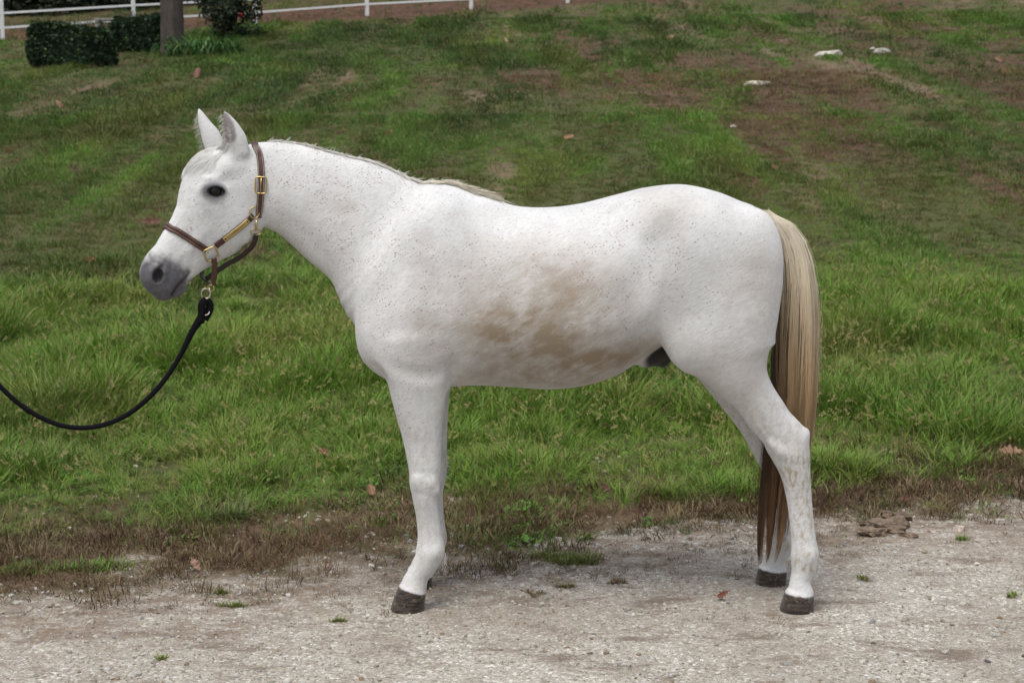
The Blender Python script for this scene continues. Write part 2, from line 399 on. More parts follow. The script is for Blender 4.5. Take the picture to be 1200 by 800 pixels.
# ---- muscles of both sides (centre px, lateral, radii along/across px, lateral m, angle, blend)
for (u, v, y, ra, rb, ry, an, k) in [
        (478, 335, .118, 100, 42, .060, -64, .10),     # shoulder blade
        (503, 392, .140, 60, 50, .062, -20, .09),      # triceps
        (452, 402, .095, 36, 22, .075, 70, .04),        # point of the shoulder
        (457, 424, .06, 22, 18, .07, 20, .03),          # breast
        (505, 436, .140, 26, 20, .045, 0, .035),        # elbow
        (815, 276, .115, 88, 50, .130, 14, .06),       # croup
        (868, 340, .150, 95, 46, .095, -80, .05),       # buttock
        (818, 352, .175, 72, 44, .075, -75, .055),      # thigh
        (816, 402, .180, 34, 24, .055, -70, .06),       # stifle
        (768, 262, .205, 22, 14, .035, -60, .045),      # hip bone
        (868, 274, .06, 34, 18, .06, 32, .04)]:
    for s in (-1, 1): add(Ell(P(u, v, y * s), (ra * PXM, rb * PXM, ry), an), k)
# ---- legs: (front px), (rear px), half width cm, depth y
HN = [((822, 340), (908, 322), 9.5, -.145), ((808, 387), (911, 352), 10.5, -.155), ((803, 414), (908, 402), 9.6, -.160), ((825, 441), (906, 433), 8.0, -.160), ((857, 470), (911, 459), 6.4, -.155),
      ((873, 494), (929, 486), 5.2, -.150), ((892, 517), (945.5, 506), 4.7, -.148), ((905, 540), (948.5, 524), 4.7, -.148), ((915.5, 560), (949.5, 552), 4.1, -.150), ((921.5, 584), (951.5, 584), 3.3, -.152),
      ((925, 610), (954, 612), 3.1, -.153), ((927, 634), (957, 636), 3.4, -.155), ((926.5, 650), (960, 652), 4.0, -.157), ((927, 666), (956.5, 667), 3.6, -.158), ((925.5, 680), (950, 682), 3.4, -.160), ((922, 693), (954, 696), 4.4, -.162)]
HO = [((803, 330), (893, 300), 10.5, .150), ((797, 385), (895, 350), 10.5, .155), ((800, 411), (892, 400), 9.6, .160), ((815, 434), (890, 430), 8.0, .16), ((840, 468), (897, 458), 6.2, .155),
      ((861, 496), (914, 487), 5.2, .15), ((875, 519), (926, 505), 4.7, .148), ((886, 540), (928, 523), 4.7, .148), ((894, 558), (927, 550), 4.1, .15), ((897, 582), (926, 582), 3.3, .152),
      ((898, 605), (926, 607), 3.1, .155), ((899, 622), (928, 624), 3.4, .157), ((898, 634), (930, 636), 4.0, .16), ((897, 645), (926, 648), 3.6, .162), ((894, 655), (919, 658), 3.4, .165), ((890, 664), (922, 668), 4.4, .168)]
FN = [((447, 395), (522, 400), 7.5, -.150), ((449, 420), (526, 425), 7.6, -.145), ((454, 442), (526, 449), 7.2, -.142), ((459, 465), (522.5, 470), 6.5, -.138), ((467.5, 497), (518.5, 497), 5.7, -.135), ((474.5, 525), (517, 525), 4.8, -.134),
      ((479, 550), (516.5, 550), 4.6, -.133), ((480.5, 568), (515, 568), 4.7, -.133), ((484, 587), (513, 586), 4.0, -.133), ((487.5, 606), (515, 606), 3.1, -.133), ((489, 628), (519, 630), 3.1, -.134),
      ((486.5, 648), (521.5, 647), 3.9, -.135), ((480.5, 662), (513.5, 664), 3.6, -.136), ((473.5, 675), (503, 678), 3.4, -.137), ((469, 685), (499, 694), 4.5, -.138)]
FO = [((450, 395), (525, 400), 7.5, .14), ((452, 420), (529, 425), 7.6, .138), ((457, 442), (529, 449), 7.2, .136), ((464, 468), (527, 470), 6.3, .134), ((474, 498), (525, 498), 5.6, .132), ((482, 525), (524, 525), 4.8, .131),
      ((486, 548), (524, 548), 4.6, .13), ((488, 564), (521.5, 564), 4.7, .13), ((491, 581), (519, 580), 4.0, .13), ((493.5, 598), (520, 598), 3.1, .13), ((494, 617), (522, 619), 3.1, .13),
      ((492, 633), (524, 633), 3.9, .13), ((488, 646), (517, 649), 3.6, .13), ((483, 657), (508, 661), 3.4, .13), ((479, 666), (507, 674), 4.5, .13)]
HOOF = []
for leg, toe, heel in ((HN, (912, 717), (953.5, 716)), (HO, (884, 683), (921, 683)), (FN, (455.5, 711), (497, 711)), (FO, (467, 691), (507, 690))):
    y = leg[-1][3]
    add(Loft([P(*a, q) for a, b, w, q in leg], [P(*b, q) for a, b, w, q in leg], [t[2] for t in leg], capk=.5), .05 if leg in (HN, HO) else .035)
    cf, cb = P(*leg[-1][0], y), P(*leg[-1][1], y)
    tf, tb = P(*toe, y), P(*heel, y); gz = float(ground(*((tf + tb) / 2)[:2])); tf[2] = gz - .004; tb[2] = gz - .004
    if tb[0] - tf[0] < .1: pass
    h = Loft([cf + (-.002, 0, .004), cf * .5 + tf * .5 + (-.002, 0, 0), tf + (0, 0, -.02)], [cb + (.002, 0, -.004), cb * .5 + tb * .5, tb + (0, 0, -.02)], [4.7, 5.4, 6.0], capk=.15, e=2.3)
    HOOF.append((h, gz, cf, cb)); add(h, .006)
# joints: hock point, knees, fetlock ergots, heel bulbs
for sgn, (hk, hy), (kn, ky), fts in ((-1, ((941, 512), -.148), ((498, 566), -.133), (((951, 655), -.157), ((512, 652), -.135))), (1, ((921, 510), .148), ((505, 563), .13), (((921, 638), .16), ((515, 637), .13)))):
    add(Ell(P(*hk, hy), (.034, .018, .024), -60), .02)
    add(Ell(P(kn[0] - 6, kn[1], ky), (.030, .026, .043), 90), .02)
    add(Cap([P(hk[0] - 28, hk[1] + 14, hy + sgn * .018), P(hk[0] - 14, hk[1] + 22, hy + sgn * .02)], .026), .02)
    for (fu, fv), fy in fts:
        for q in (-1, 1): add(Ell(P(fu - 3, fv - 4, fy + q * .018), (.026, .02, .022), 90), .015)
# grooves that follow the skin: tendons, muscle edges, creases
def groove(pts, depth, k, r=.008):
    q = [hit(*p) for p in pts]; q = crom(np.array([a for a in q if a is not None]), 3); g, _ = grad(q, .004); n = len(q)
    e = k - np.sqrt(4 * k * depth * np.sin(np.linspace(.2, math.pi - .2, n))); sub(Cap(q + g * (r + e)[:, None], r), k)
for a, b, y, r in ((506, 566, -.168, .012), (489, 562, -.163, .013), (511, 574, -.155, .012), (915, 528, -.184, .014), (905, 520, -.183, .012)): add(Ell(P(a, b, y), (r * 1.3, r, r), 80), .02)
groove([(503, 588), (505, 604), (507, 622), (510, 636)], .0034, .014, .005)
groove([(934, 566), (939, 590), (943, 615), (946, 636)], .0034, .014, .005)
groove([(495, 450), (500, 480), (504, 515), (505, 545)], .0035, .03)
groove([(886, 448), (903, 476), (918, 500)], .004, .03)
groove([(484, 575), (497, 580), (510, 583)], .0014, .012, .004); groove([(484, 556), (498, 553), (511, 556)], .0014, .012, .004)
groove([(438, 428), (446, 436), (454, 447), (457, 460)], .009, .03)
groove([(530, 422), (530, 440), (526, 455)], .012, .04)
groove([(455, 425), (475, 436), (505, 440), (522, 432)], .006, .045)
groove([(543, 300), (552, 335), (550, 385), (538, 425)], .006, .09)
groove([(505, 265), (478, 300), (446, 350), (432, 378)], .005, .08)
groove([(775, 300), (776, 335), (778, 365), (779, 388)], .010, .06)
groove([(400, 330), (380, 300), (355, 272), (330, 258)], .0035, .07)
sub(Ell(P(757, 325, -.335), (.14, .055, .06), -75), .08)                       # hollow of the flank

# sheath
add(Ell(P(770, 412, -.02), (.088, .045, .065), -28), .015); add(Ell(P(777, 420, -.02), (.034, .030, .036), -60), .012)
# dock of the tail
add(Cap([P(868, 256), P(890, 262), P(905, 272), P(913, 290), P(916, 320)], [.04, .036, .032, .026, .018]), .03)
N_BODY = len(OPS)
# ---- head
HD = [((288, 170), (305, 242), 6.2, .5), ((260, 170), (302, 262), 7.0, .5), ((234, 180), (294, 280), 7.7, .48), ((222, 202), (287, 300), 7.9, .44), ((216, 227), (272, 310), 7.0, .45),
      ((208, 247), (253, 312), 5.7, .5), ((194.5, 267), (240, 316), 4.9, .52), ((181.5, 286), (230, 322), 4.5, .52), ((170.5, 300), (221, 331), 4.8, .5), ((165, 314), (217, 341), 4.8, .5), ((171, 328), (209, 349), 4.4, .5), ((182, 342), (199, 353), 3.4, .5)]
add(Loft([PH(*a) for a, b, w, q in HD], [PH(*b) for a, b, w, q in HD], [t[2] for t in HD], lat=HL, wide=[t[3] for t in HD], e=[2, 2, 2.1, 2.2, 2.3, 2.3, 2.3, 2.3, 2.3, 2.2, 2, 2], capk=.6), .03)
def both(u, v, l, r, an, k, op=add, du=0):
    for s in (1, -1): op(Ell(PH(u, v) + HL * (s * l), r, an, lat=HL), k)
CK = PXM * .95
both(276, 257, .045, (.100, .085, .030), -45, .018)       # cheek
both(290, 266, .034, (.05, .035, .028), -60, .02)        # angle of the jaw
both(243, 222, .058, (.046, .034, .030), 5, .022)       # eye socket
both(243, 209, .062, (.034, .013, .017), 5, .014)       # brow
both(264, 199, .040, (.050, .026, .022), -40, .04)       # temple
both(238, 266, .044, (.085, .010, .010), -52, .03)        # face crest
both(184, 315, .032, (.030, .027, .022), -50, .016)       # nostril wing
both(186, 336, .018, (.030, .022, .026), -30, .016)       # upper lip
add(Ell(PH(211, 341), (.030, .015, .026), -42, lat=HL), .016); add(Ell(PH(199, 345), (.030, .016, .028), -25, lat=HL), .012)   # lower lip and chin
for s in (1, -1):
    sub(Ell(PH(261, 209) + HL * (s * .094), (.024, .014, .016), -40, lat=HL), .03)      # hollow over the eye
    sub(Cap([PH(216, 322) + HL * s * .05, PH(205, 335) + HL * s * .05, PH(193, 348.5) + HL * s * .04, PH(187, 351) + HL * s * .02], [.022, .024, .024, .02]), .004, .0055) if 0 else None
# mouth line: a thin slit, cut a few millimetres into the lips
class Slit:
    def __init__(s, pts, r, a=-1, b=1):
        s.p = np.array([[(q - POLL).dot(HF), q[2]] for q in pts]); s.r = r; Q = np.array(pts); s.lo = Q.min(0) - .09; s.hi = Q.max(0) + .09
    def __call__(s, p):
        q2 = np.stack([(p - POLL) @ HF, p[:, 2]], 1); best = np.full(len(p), 9.)
        for i in range(len(s.p) - 1):
            a = s.p[i]; ab = s.p[i + 1] - a; q = q2 - a; t = np.clip(q @ ab / ab.dot(ab), 0, 1)
            best = np.minimum(best, np.linalg.norm(q - t[:, None] * ab, axis=1) - s.r)
        return best
MOUTH = Slit([PH(219, 318), PH(214, 325.5), PH(208, 331), PH(203, 337), PH(199, 345)], .0024)
sub(MOUTH, .008, .014)
# nostrils
for s in (1, -1):
    add(Ell(PH(181.5, 321) + HL * (s * .040), (.031, .038, .020), 14, lat=HL), .012)
    sub(Ell(PH(181.5, 321.5) + HL * (s * .060), (.0195, .0275, .030), 14, lat=HL), .007)
    sub(Ell(PH(186, 312) + HL * (s * .058), (.016, .008, .016), -30, lat=HL), .006)
    sub(Cap([PH(190, 308) + HL * (s * .064), PH(195, 318) + HL * (s * .066), PH(193, 330) + HL * (s * .062)], .012), .015)
# eyes: lids around a ball that is its own part
EYE = [PH(246.5, 223.5) + HL * s * .066 for s in (1, -1)]
for s, c in zip((1, -1), EYE):
    fr = c + HL * s * .012
    add(Ell(c + HL * s * .003, (.038, .028, .020), 6, lat=HL), .014)
    add(Cap([c + HL * s * .017 + HF * q * .03 + ZV * zq for q, zq in ((-1, .006), (-.3, .0185), (.4, .019), (1, .002))], [.003, .005, .005, .003]), .006)
    sub(Ell(fr + HL * s * .012, (.0300, .0165, .022), 4, lat=HL), .004)
sub(Cap([P(314, 262, -.128), P(314, 240, -.138), P(313, 215, -.138), P(310, 192, -.125)], [.022, .020, .018, .012]), .03)
# ears
def ear(front, rear, y, cav, hw):
    add(Loft([P(*q, y[i]) for i, q in enumerate(front)], [P(*q, y[i]) for i, q in enumerate(rear)], hw, capk=.5), .016)
    sub(Cap([P(*q[:2], q[2]) for q in cav], [q[3] for q in cav]), .006)
ear([(266, 184), (261.5, 164), (260.5, 146), (260, 136), (261, 130)], [(293, 180), (289.5, 163), (280.5, 149), (272, 138.5), (264, 131)], [-.075, -.08, -.085, -.088, -.09],
    [(270.5, 165, -.122, .010), (269, 157, -.121, .014), (267, 147, -.118, .013), (264.5, 138, -.112, .008), (263, 133, -.108, .003)], [2.6, 2.4, 1.9, 1.3, .7])
ear([(243, 184), (235.5, 162), (231.5, 146), (230.8, 134), (231.5, 127)], [(266, 178), (258.5, 157), (248, 145), (239.5, 134), (233.5, 127)], [.045, .05, .055, .058, .06],
    [(231, 160, .068, .008), (230, 154, .068, .011), (229, 146, .07, .011), (229.5, 137, .07, .006)], [2.4, 2.2, 1.8, 1.2, .7])

# ---- skin: a block-sparse surface net
def surface(h, lo, hi):
    lo = np.array(lo); B = 8
    nb = np.ceil((np.array(hi) - lo) / (h * B)).astype(int); n = nb * B + 1
    g = np.stack(np.meshgrid(*[np.arange(k) for k in nb], indexing='ij'), -1).reshape(-1, 3)
    cen = lo + (g + .5) * h * B; dc = np.concatenate([field(c_) for c_ in np.array_split(cen, 64)])
    vol = np.where(dc.reshape(nb) < 0, np.float32(-1), np.float32(1)).repeat(B, 0).repeat(B, 1).repeat(B, 2)
    vol = np.pad(vol, ((0, 1),) * 3, mode='edge')
    act = g[np.abs(dc) < h * B * .9 + .016]
    o = np.stack(np.meshgrid(*[np.arange(B + 1)] * 3, indexing='ij'), -1).reshape(-1, 3)
    act = act[np.lexsort(((act[:, 1] // 3), act[:, 2] // 3, act[:, 0] // 3))]
    for i in range(0, len(act), 27):
        id3 = act[i:i + 27, None, :] * B + o[None]; f = id3.reshape(-1, 3)
        vol[f[:, 0], f[:, 1], f[:, 2]] = field(lo + f * h)
    neg = vol < 0
    cell = np.zeros(np.array(vol.shape) - 1, np.uint8)
    for a in (0, 1):
        for b in (0, 1):
            for c in (0, 1): cell += neg[a:neg.shape[0] - 1 + a, b:neg.shape[1] - 1 + b, c:neg.shape[2] - 1 + c]
    ci = np.argwhere((cell > 0) & (cell < 8)); vid = np.full(cell.shape, -1, np.int32); vid[tuple(ci.T)] = np.arange(len(ci))
    acc = np.zeros((len(ci), 3)); cnt = np.zeros(len(ci))
    cor = [np.array(q) for q in ((0, 0, 0), (1, 0, 0), (0, 1, 0), (1, 1, 0), (0, 0, 1), (1, 0, 1), (0, 1, 1), (1, 1, 1))]
    vals = [vol[tuple((ci + q).T)] for q in cor]
    for i in range(8):
        for j in range(i + 1, 8):
            if np.abs(cor[i] - cor[j]).sum() != 1: continue
            m = (vals[i] < 0) != (vals[j] < 0); t = vals[i][m] / (vals[i][m] - vals[j][m])
            acc[m] += cor[i] + t[:, None] * (cor[j] - cor[i]); cnt[m] += 1
    V = lo + (ci + acc / cnt[:, None]) * h
    Fs = []
    for ax in range(3):
        a1, a2 = [(1, 2), (2, 0), (0, 1)][ax]
        sl0 = [slice(1, -1)] * 3; sl0[ax] = slice(0, -1); sl1 = list(sl0); sl1[ax] = slice(1, None)
        s0 = neg[tuple(sl0)]; s1 = neg[tuple(sl1)]; e = np.argwhere(s0 != s1); first = s0[tuple(e.T)]
        e = e + 1; e[:, ax] -= 1
        d1 = np.zeros(3, int); d1[a1] = 1; d2 = np.zeros(3, int); d2[a2] = 1
        q = np.stack([vid[tuple((e - d1 - d2).T)], vid[tuple((e - d2).T)], vid[tuple(e.T)], vid[tuple((e - d1).T)]], 1)
        q[~first] = q[~first][:, ::-1]; Fs.append(q)
    F = np.vstack(Fs); F = F[(F >= 0).all(1)]
    return V, F
HV, HFc = surface(HRES, (-1.45, -.40, -.03), (1.28, .36, 1.80))
# even out the vertices (keeps the shape, removes grid steps)
_e = np.vstack([HFc[:, [0, 1]], HFc[:, [1, 2]], HFc[:, [2, 3]], HFc[:, [3, 0]]])
for _it in range(5):
    a = np.zeros_like(HV); c = np.zeros(len(HV))
    for k in range(3): a[:, k] = np.bincount(_e[:, 0], HV[_e[:, 1], k], len(HV)) + np.bincount(_e[:, 1], HV[_e[:, 0], k], len(HV))
    c = np.bincount(_e[:, 0], minlength=len(HV)) + np.bincount(_e[:, 1], minlength=len(HV))
    HV = HV + .5 * (a / c[:, None] - HV)
print('horse skin', len(HV), round(time.time() - T0, 1))
# keep the largest connected piece implicit; masks live in the horse's own side plane (x, z)
_s = 1 / 324.0
def XZ(u, v, y=-.2): q = P(u, v, y); return q[0], q[2]
def blob(u, v, ru, rv, ang=0, soft=.5, y=-.2):
    x, z = XZ(u, v, y); a = R(ang); dx = HV[:, 0] - x; dz = HV[:, 2] - z
    p = (dx * math.cos(a) + dz * math.sin(a)) / (ru * _s); q = (-dx * math.sin(a) + dz * math.cos(a)) / (rv * _s)
    return 1 - sstep(1 - soft, 1 + soft, np.sqrt(p * p + q * q))
near = 1 - sstep(-.06, .02, HV[:, 1]); hl = (HV - POLL) @ HL
stain = np.maximum.reduce([.85 * blob(640, 438, 95, 20, 0, .7), .95 * blob(622, 392, 92, 50, -8, .8), .75 * blob(660, 360, 75, 55, -30, .8), .95 * blob(690, 425, 80, 24, 14, .7), .5 * blob(520, 390, 40, 40, 0, .8),
                           .35 * blob(560, 335, 60, 40, 0, .9), .35 * blob(885, 340, 28, 45, 0, .8), .3 * blob(850, 440, 45, 40, 0, .8), .25 * blob(780, 240, 26, 22, 0, .8), .3 * blob(400, 245, 14, 8, 0, .9)]) * near
legst = np.maximum.reduce([blob(932, 548, 22, 30, 0, .6, -.15), .8 * blob(940, 600, 18, 50, 0, .6, -.15), blob(944, 655, 18, 14, 0, .6, -.15), .35 * blob(500, 600, 30, 120, 0, .6, -.14), .45 * blob(890, 505, 60, 40, 0, .7, -.15)])
speck = np.maximum.reduce([blob(400, 250, 120, 75, -35, .6), .75 * blob(470, 340, 75, 110, 0, .6), .55 * blob(590, 320, 110, 70, 0, .7), .65 * blob(735, 300, 70, 90, 0, .7), .4 * blob(250, 245, 55, 55, 0, .5, -.1), .35 * blob(830, 300, 70, 70, 0, .7), .5 * blob(480, 470, 30, 40, 0, .6)])
mm = (HV - PH(188, 332)); al = mm @ HF; zz = HV[:, 2] - PH(188, 332)[2]
muz = 1 - sstep(.045, .160, np.sqrt((mm ** 2).sum(1))); muz *= sstep(-9, .5, al * 0 + 1)
muz = np.maximum(muz, 0) * (HV[:, 0] < P(285, 300)[0])
eyed = .9 * np.maximum(*[1 - sstep(-.002, .020, Ell(c + HL * s * .012 + HF * .006 + ZV * .003, (.036, .021, .03), 4, lat=HL)(HV)) for s, c in zip((1, -1), EYE)])
eyed2 = .45 * np.maximum(*[1 - sstep(.01, .07, np.linalg.norm(HV - (c - ZV * .055 + HF * .02), axis=1)) for c in EYE])
rim = np.maximum(*[1 - sstep(.0005, .0035, Ell(c + HL * s * .018, (.0305, .0172, .03), 4, lat=HL)(HV)) for s, c in zip((1, -1), EYE)])
mouthm = .55 * (1 - sstep(-.001, .010, MOUTH(HV))) * (np.linalg.norm(HV - PH(207, 333), axis=1) < .09)
nost = np.maximum.reduce([mouthm, *[1 - sstep(-.0005, .004, Ell(PH(181.5, 321.5) + HL * (s * .052), (.0180, .0260, .032), 14, lat=HL)(HV)) for s in (1, -1)]])
sheath = np.maximum(1 - sstep(.004, .016, Ell(P(774, 411, -.02), (.078, .047, .07), -28)(HV)), 1 - sstep(.003, .012, Ell(P(777, 420, -.02), (.036, .032, .04), -60)(HV)))
sheath = sheath * (1 - sstep(-.03, .045, HV[:, 2] - P(790, 398, -.1)[2])) * (np.abs(HV[:, 1]) < .125)
earin = np.maximum(1 - sstep(.008, .022, Cap([P(268, 160, -.112), P(266, 146, -.112), P(263, 136, -.106)], [.012, .01, .004])(HV)), 0)
hoofm = np.zeros(len(HV))
for hf, gz, cf, cb in HOOF:
    ax = (cb - cf); nrm = np.array([ax[2], 0, -ax[0]]); nrm /= np.linalg.norm(nrm)
    if nrm[2] < 0: nrm = -nrm
    below = -((HV - cf) @ nrm); closeby = np.linalg.norm((HV - (cf + cb) / 2)[:, :2], axis=1) < .14
    hoofm = np.maximum(hoofm, sstep(-.001, .005, below + .004 * (vnoise(HV[:, 0] * 90, HV[:, 1] * 90, 4) - .5)) * closeby * (HV[:, 2] < max(cf[2], cb[2]) + .02))

def horse_material():
    t = NT('grey_horse_coat'); o = t.objc()
    hair = t.map(o, (1, 1, 1), (0, R(32), 0))
    streak = t.noise(t.map(hair, (45, 120, 190)), 1.0, 3, .6)
    cloud = t.noise(o, 5, 4, .6)
    c = t.mix(t.ss(cloud, .3, .75), (.555, .55, .54), (.665, .66, .655))
    c = t.mix(t.math('MULTIPLY', t.ss(streak, .38, .70), .42), c, (.40, .39, .385))
    # skin that shows through
    pinkish = t.noise(o, 9, 3, .6); c = t.mix(t.ss(pinkish, .52, .75, 0, .35), c, (.39, .35, .35))
    # stable stains
    sn = t.noise(t.map(hair, (14, 20, 40)), 1.0, 5, .65); sn2 = t.noise(o, 7, 4, .6)
    sm = t.math('MULTIPLY', t.attr('stain'), t.ss(t.math('ADD', t.math('MULTIPLY', sn, .55), t.math('MULTIPLY', sn2, .6)), .20, .80))
    c = t.mix(t.math('MULTIPLY', sm, 1.3, clamp=True), c, (.255, .20, .14))
    lm = t.math('MULTIPLY', t.attr('legstain'), t.ss(t.noise(t.map(o, (55, 55, 30)), 1., 5, .7), .40, .70))
    c = t.mix(t.math('MULTIPLY', lm, .95), c, (.29, .225, .13))
    # flea-bitten specks
    pv = t.map(hair, (80, 125, 200)); vd = t.voro(pv, 1.0); vc = t.n('ShaderNodeSeparateColor'); t.l(t.voro(pv, 1.0, 'Color'), vc.inputs[0])
    on = t.ss(t.math('SUBTRACT', t.math('MULTIPLY', t.attr('speck'), .80), vc.outputs[0]), -.02, .06)
    dot = t.math('MULTIPLY', on, t.ss(vd, .20, .42, 1, 0)); pn = t.ss(t.noise(o, 17, 3, .6), .38, .60)
    c = t.mix(t.math('MULTIPLY', t.math('MULTIPLY', dot, pn), t.ss(vc.outputs[1], 0, 1, .35, 1.)), c, (.22, .13, .11))
    # grey skin of muzzle, eyes, ears
    gn = t.noise(o, 32, 4, .6)
    gm = t.ss(t.math('ADD', t.attr('muzzle'), t.math('MULTIPLY', t.math('SUBTRACT', gn, .5), .95)), .12, .80)
    c = t.mix(t.math('MULTIPLY', gm, .93), c, t.ramp(t.noise(o, 60, 4, .7), [(.3, (.032, .031, .036)), (.7, (.085, .082, .092))]))
    c = t.mix(t.attr('eyed'), c, (.055, .055, .065)); c = t.mix(t.math('MULTIPLY', t.attr('eyed2'), t.ss(gn, .3, .7)), c, (.22, .22, .25))
    c = t.mix(t.attr('rim'), c, (.012, .011, .012)); c = t.mix(t.attr('nostril'), c, (.02, .016, .016))
    c = t.mix(t.math('MULTIPLY', t.attr('earin'), .85), c, (.15, .125, .12)); c = t.mix(t.attr('sheath'), c, (.022, .019, .019))
    # hooves
    hn = t.noise(t.map(o, (30, 30, 160)), 1.0, 4, .6); hc = t.mix(t.ss(hn, .35, .7), (.018, .014, .012), (.085, .062, .046)); hc = t.mix(t.ss(t.noise(o, 55, 4, .7), .55, .7, 0, .7), hc, (.17, .135, .10))
    hm = t.attr('hoof'); c = t.mix(hm, c, hc)
    skin = t.math('MAXIMUM', gm, t.attr('eyed'))
    hh = t.math('ADD', t.math('MULTIPLY', streak, .7), t.math('MULTIPLY', t.noise(t.map(hair, (160, 330, 520)), 1., 2), .45))
    b = t.bump(hh, .38, .005); b = t.bump(t.noise(o, 14, 3), .16, .012, b)
    t.set(Base_Color=c, Roughness=t.mix(skin, (.72,) * 3, (.55,) * 3), Normal=b, Sheen_Weight=.18, Sheen_Roughness=.5)
    t.b.inputs['Specular IOR Level'].default_value = .22
    t.b.inputs['Subsurface Weight'].default_value = 0.0
    return t.m
horse = empty('horse', (.1, 0, 0), 'white flea-bitten grey horse standing side-on on the gravel verge', 'horse')
body = mesh_obj('body', HV, HFc, horse_material(), horse)
for nme, a in (('stain', stain), ('legstain', legst), ('speck', speck), ('muzzle', muz), ('eyed', eyed), ('eyed2', eyed2), ('rim', rim), ('nostril', nost), ('sheath', sheath), ('earin', earin), ('hoof', hoofm)):
    set_attr(body.data, nme, np.clip(a, 0, 1))
# eyes
def sphere_mesh(c, r, n=24, m=16):
    V = []; F = []
    for i in range(m + 1):
        for j in range(n):
            a = math.pi * i / m; b = 2 * math.pi * j / n; V.append((c[0] + r * math.sin(a) * math.cos(b), c[1] + r * math.sin(a) * math.sin(b), c[2] + r * math.cos(a)))
    for i in range(m):
        for j in range(n): F.append([i * n + j, (i + 1) * n + j, (i + 1) * n + (j + 1) % n, i * n + (j + 1) % n])
    return V, F
t = NT('dark_eye'); t.set(Base_Color=(.004, .003, .003), Roughness=.04); t.b.inputs['Specular IOR Level'].default_value = .3
for s, c in zip((1, -1), EYE):
    V, F = sphere_mesh(c - HL * s * .003, .0245); mesh_obj('eye', V, F, t.m, horse)

# ---- hair
def strands(name, roots, curves_fn, mat, parent, w0, w1):
    pass
def hair_mesh(name, L, width, mat, parent, colors):
    """L: (n strands, m points, 3); thin three-sided tapered tubes"""
    L = np.asarray(L, float); n, m, _ = L.shape; T = np.gradient(L, axis=1); T /= np.linalg.norm(T, axis=2)[..., None] + 1e-9
    ref = np.array([.2, 1., .1]); A = np.cross(T, ref); A /= np.linalg.norm(A, axis=2)[..., None] + 1e-9; Bn = np.cross(T, A)
    tap = np.interp(np.linspace(0, 1, m), [0, .15, .8, 1], [.6, 1, .8, .15])
    w = np.broadcast_to(np.asarray(width, float).reshape(-1, 1), (n, 1)) * tap[None]
    V = np.stack([L + (A * math.cos(a) + Bn * math.sin(a)) * w[..., None] for a in (0, 2.094, 4.189)], 2)     # n,m,3,3
    i, j, k = np.meshgrid(np.arange(n), np.arange(m - 1), np.arange(3), indexing='ij'); k2 = (k + 1) % 3
    f = lambda a, b: (i * m + a) * 3 + b
    F = np.stack([f(j, k), f(j, k2), f(j + 1, k2), f(j + 1, k)], -1).reshape(-1, 4)
    o = mesh_obj(name, V.reshape(-1, 3), F, mat, parent)
    set_attr(o.data, 'tint', np.repeat(np.hstack([np.asarray(colors).reshape(-1, 3), np.ones((n * m, 1))]), 3, axis=0), 'FLOAT_COLOR')
    return o
t = NT('horse_hair'); t.set(Base_Color=t.attr('tint', out='Color'), Roughness=.48, Sheen_Weight=.1); t.b.inputs['Specular IOR Level'].default_value = .3
HAIR = t.m
def lerp_path(tab, t): tab = np.asarray(tab, float); x = np.linspace(0, 1, len(tab)); return np.stack([np.interp(t, x, tab[:, i]) for i in range(tab.shape[1])], -1)
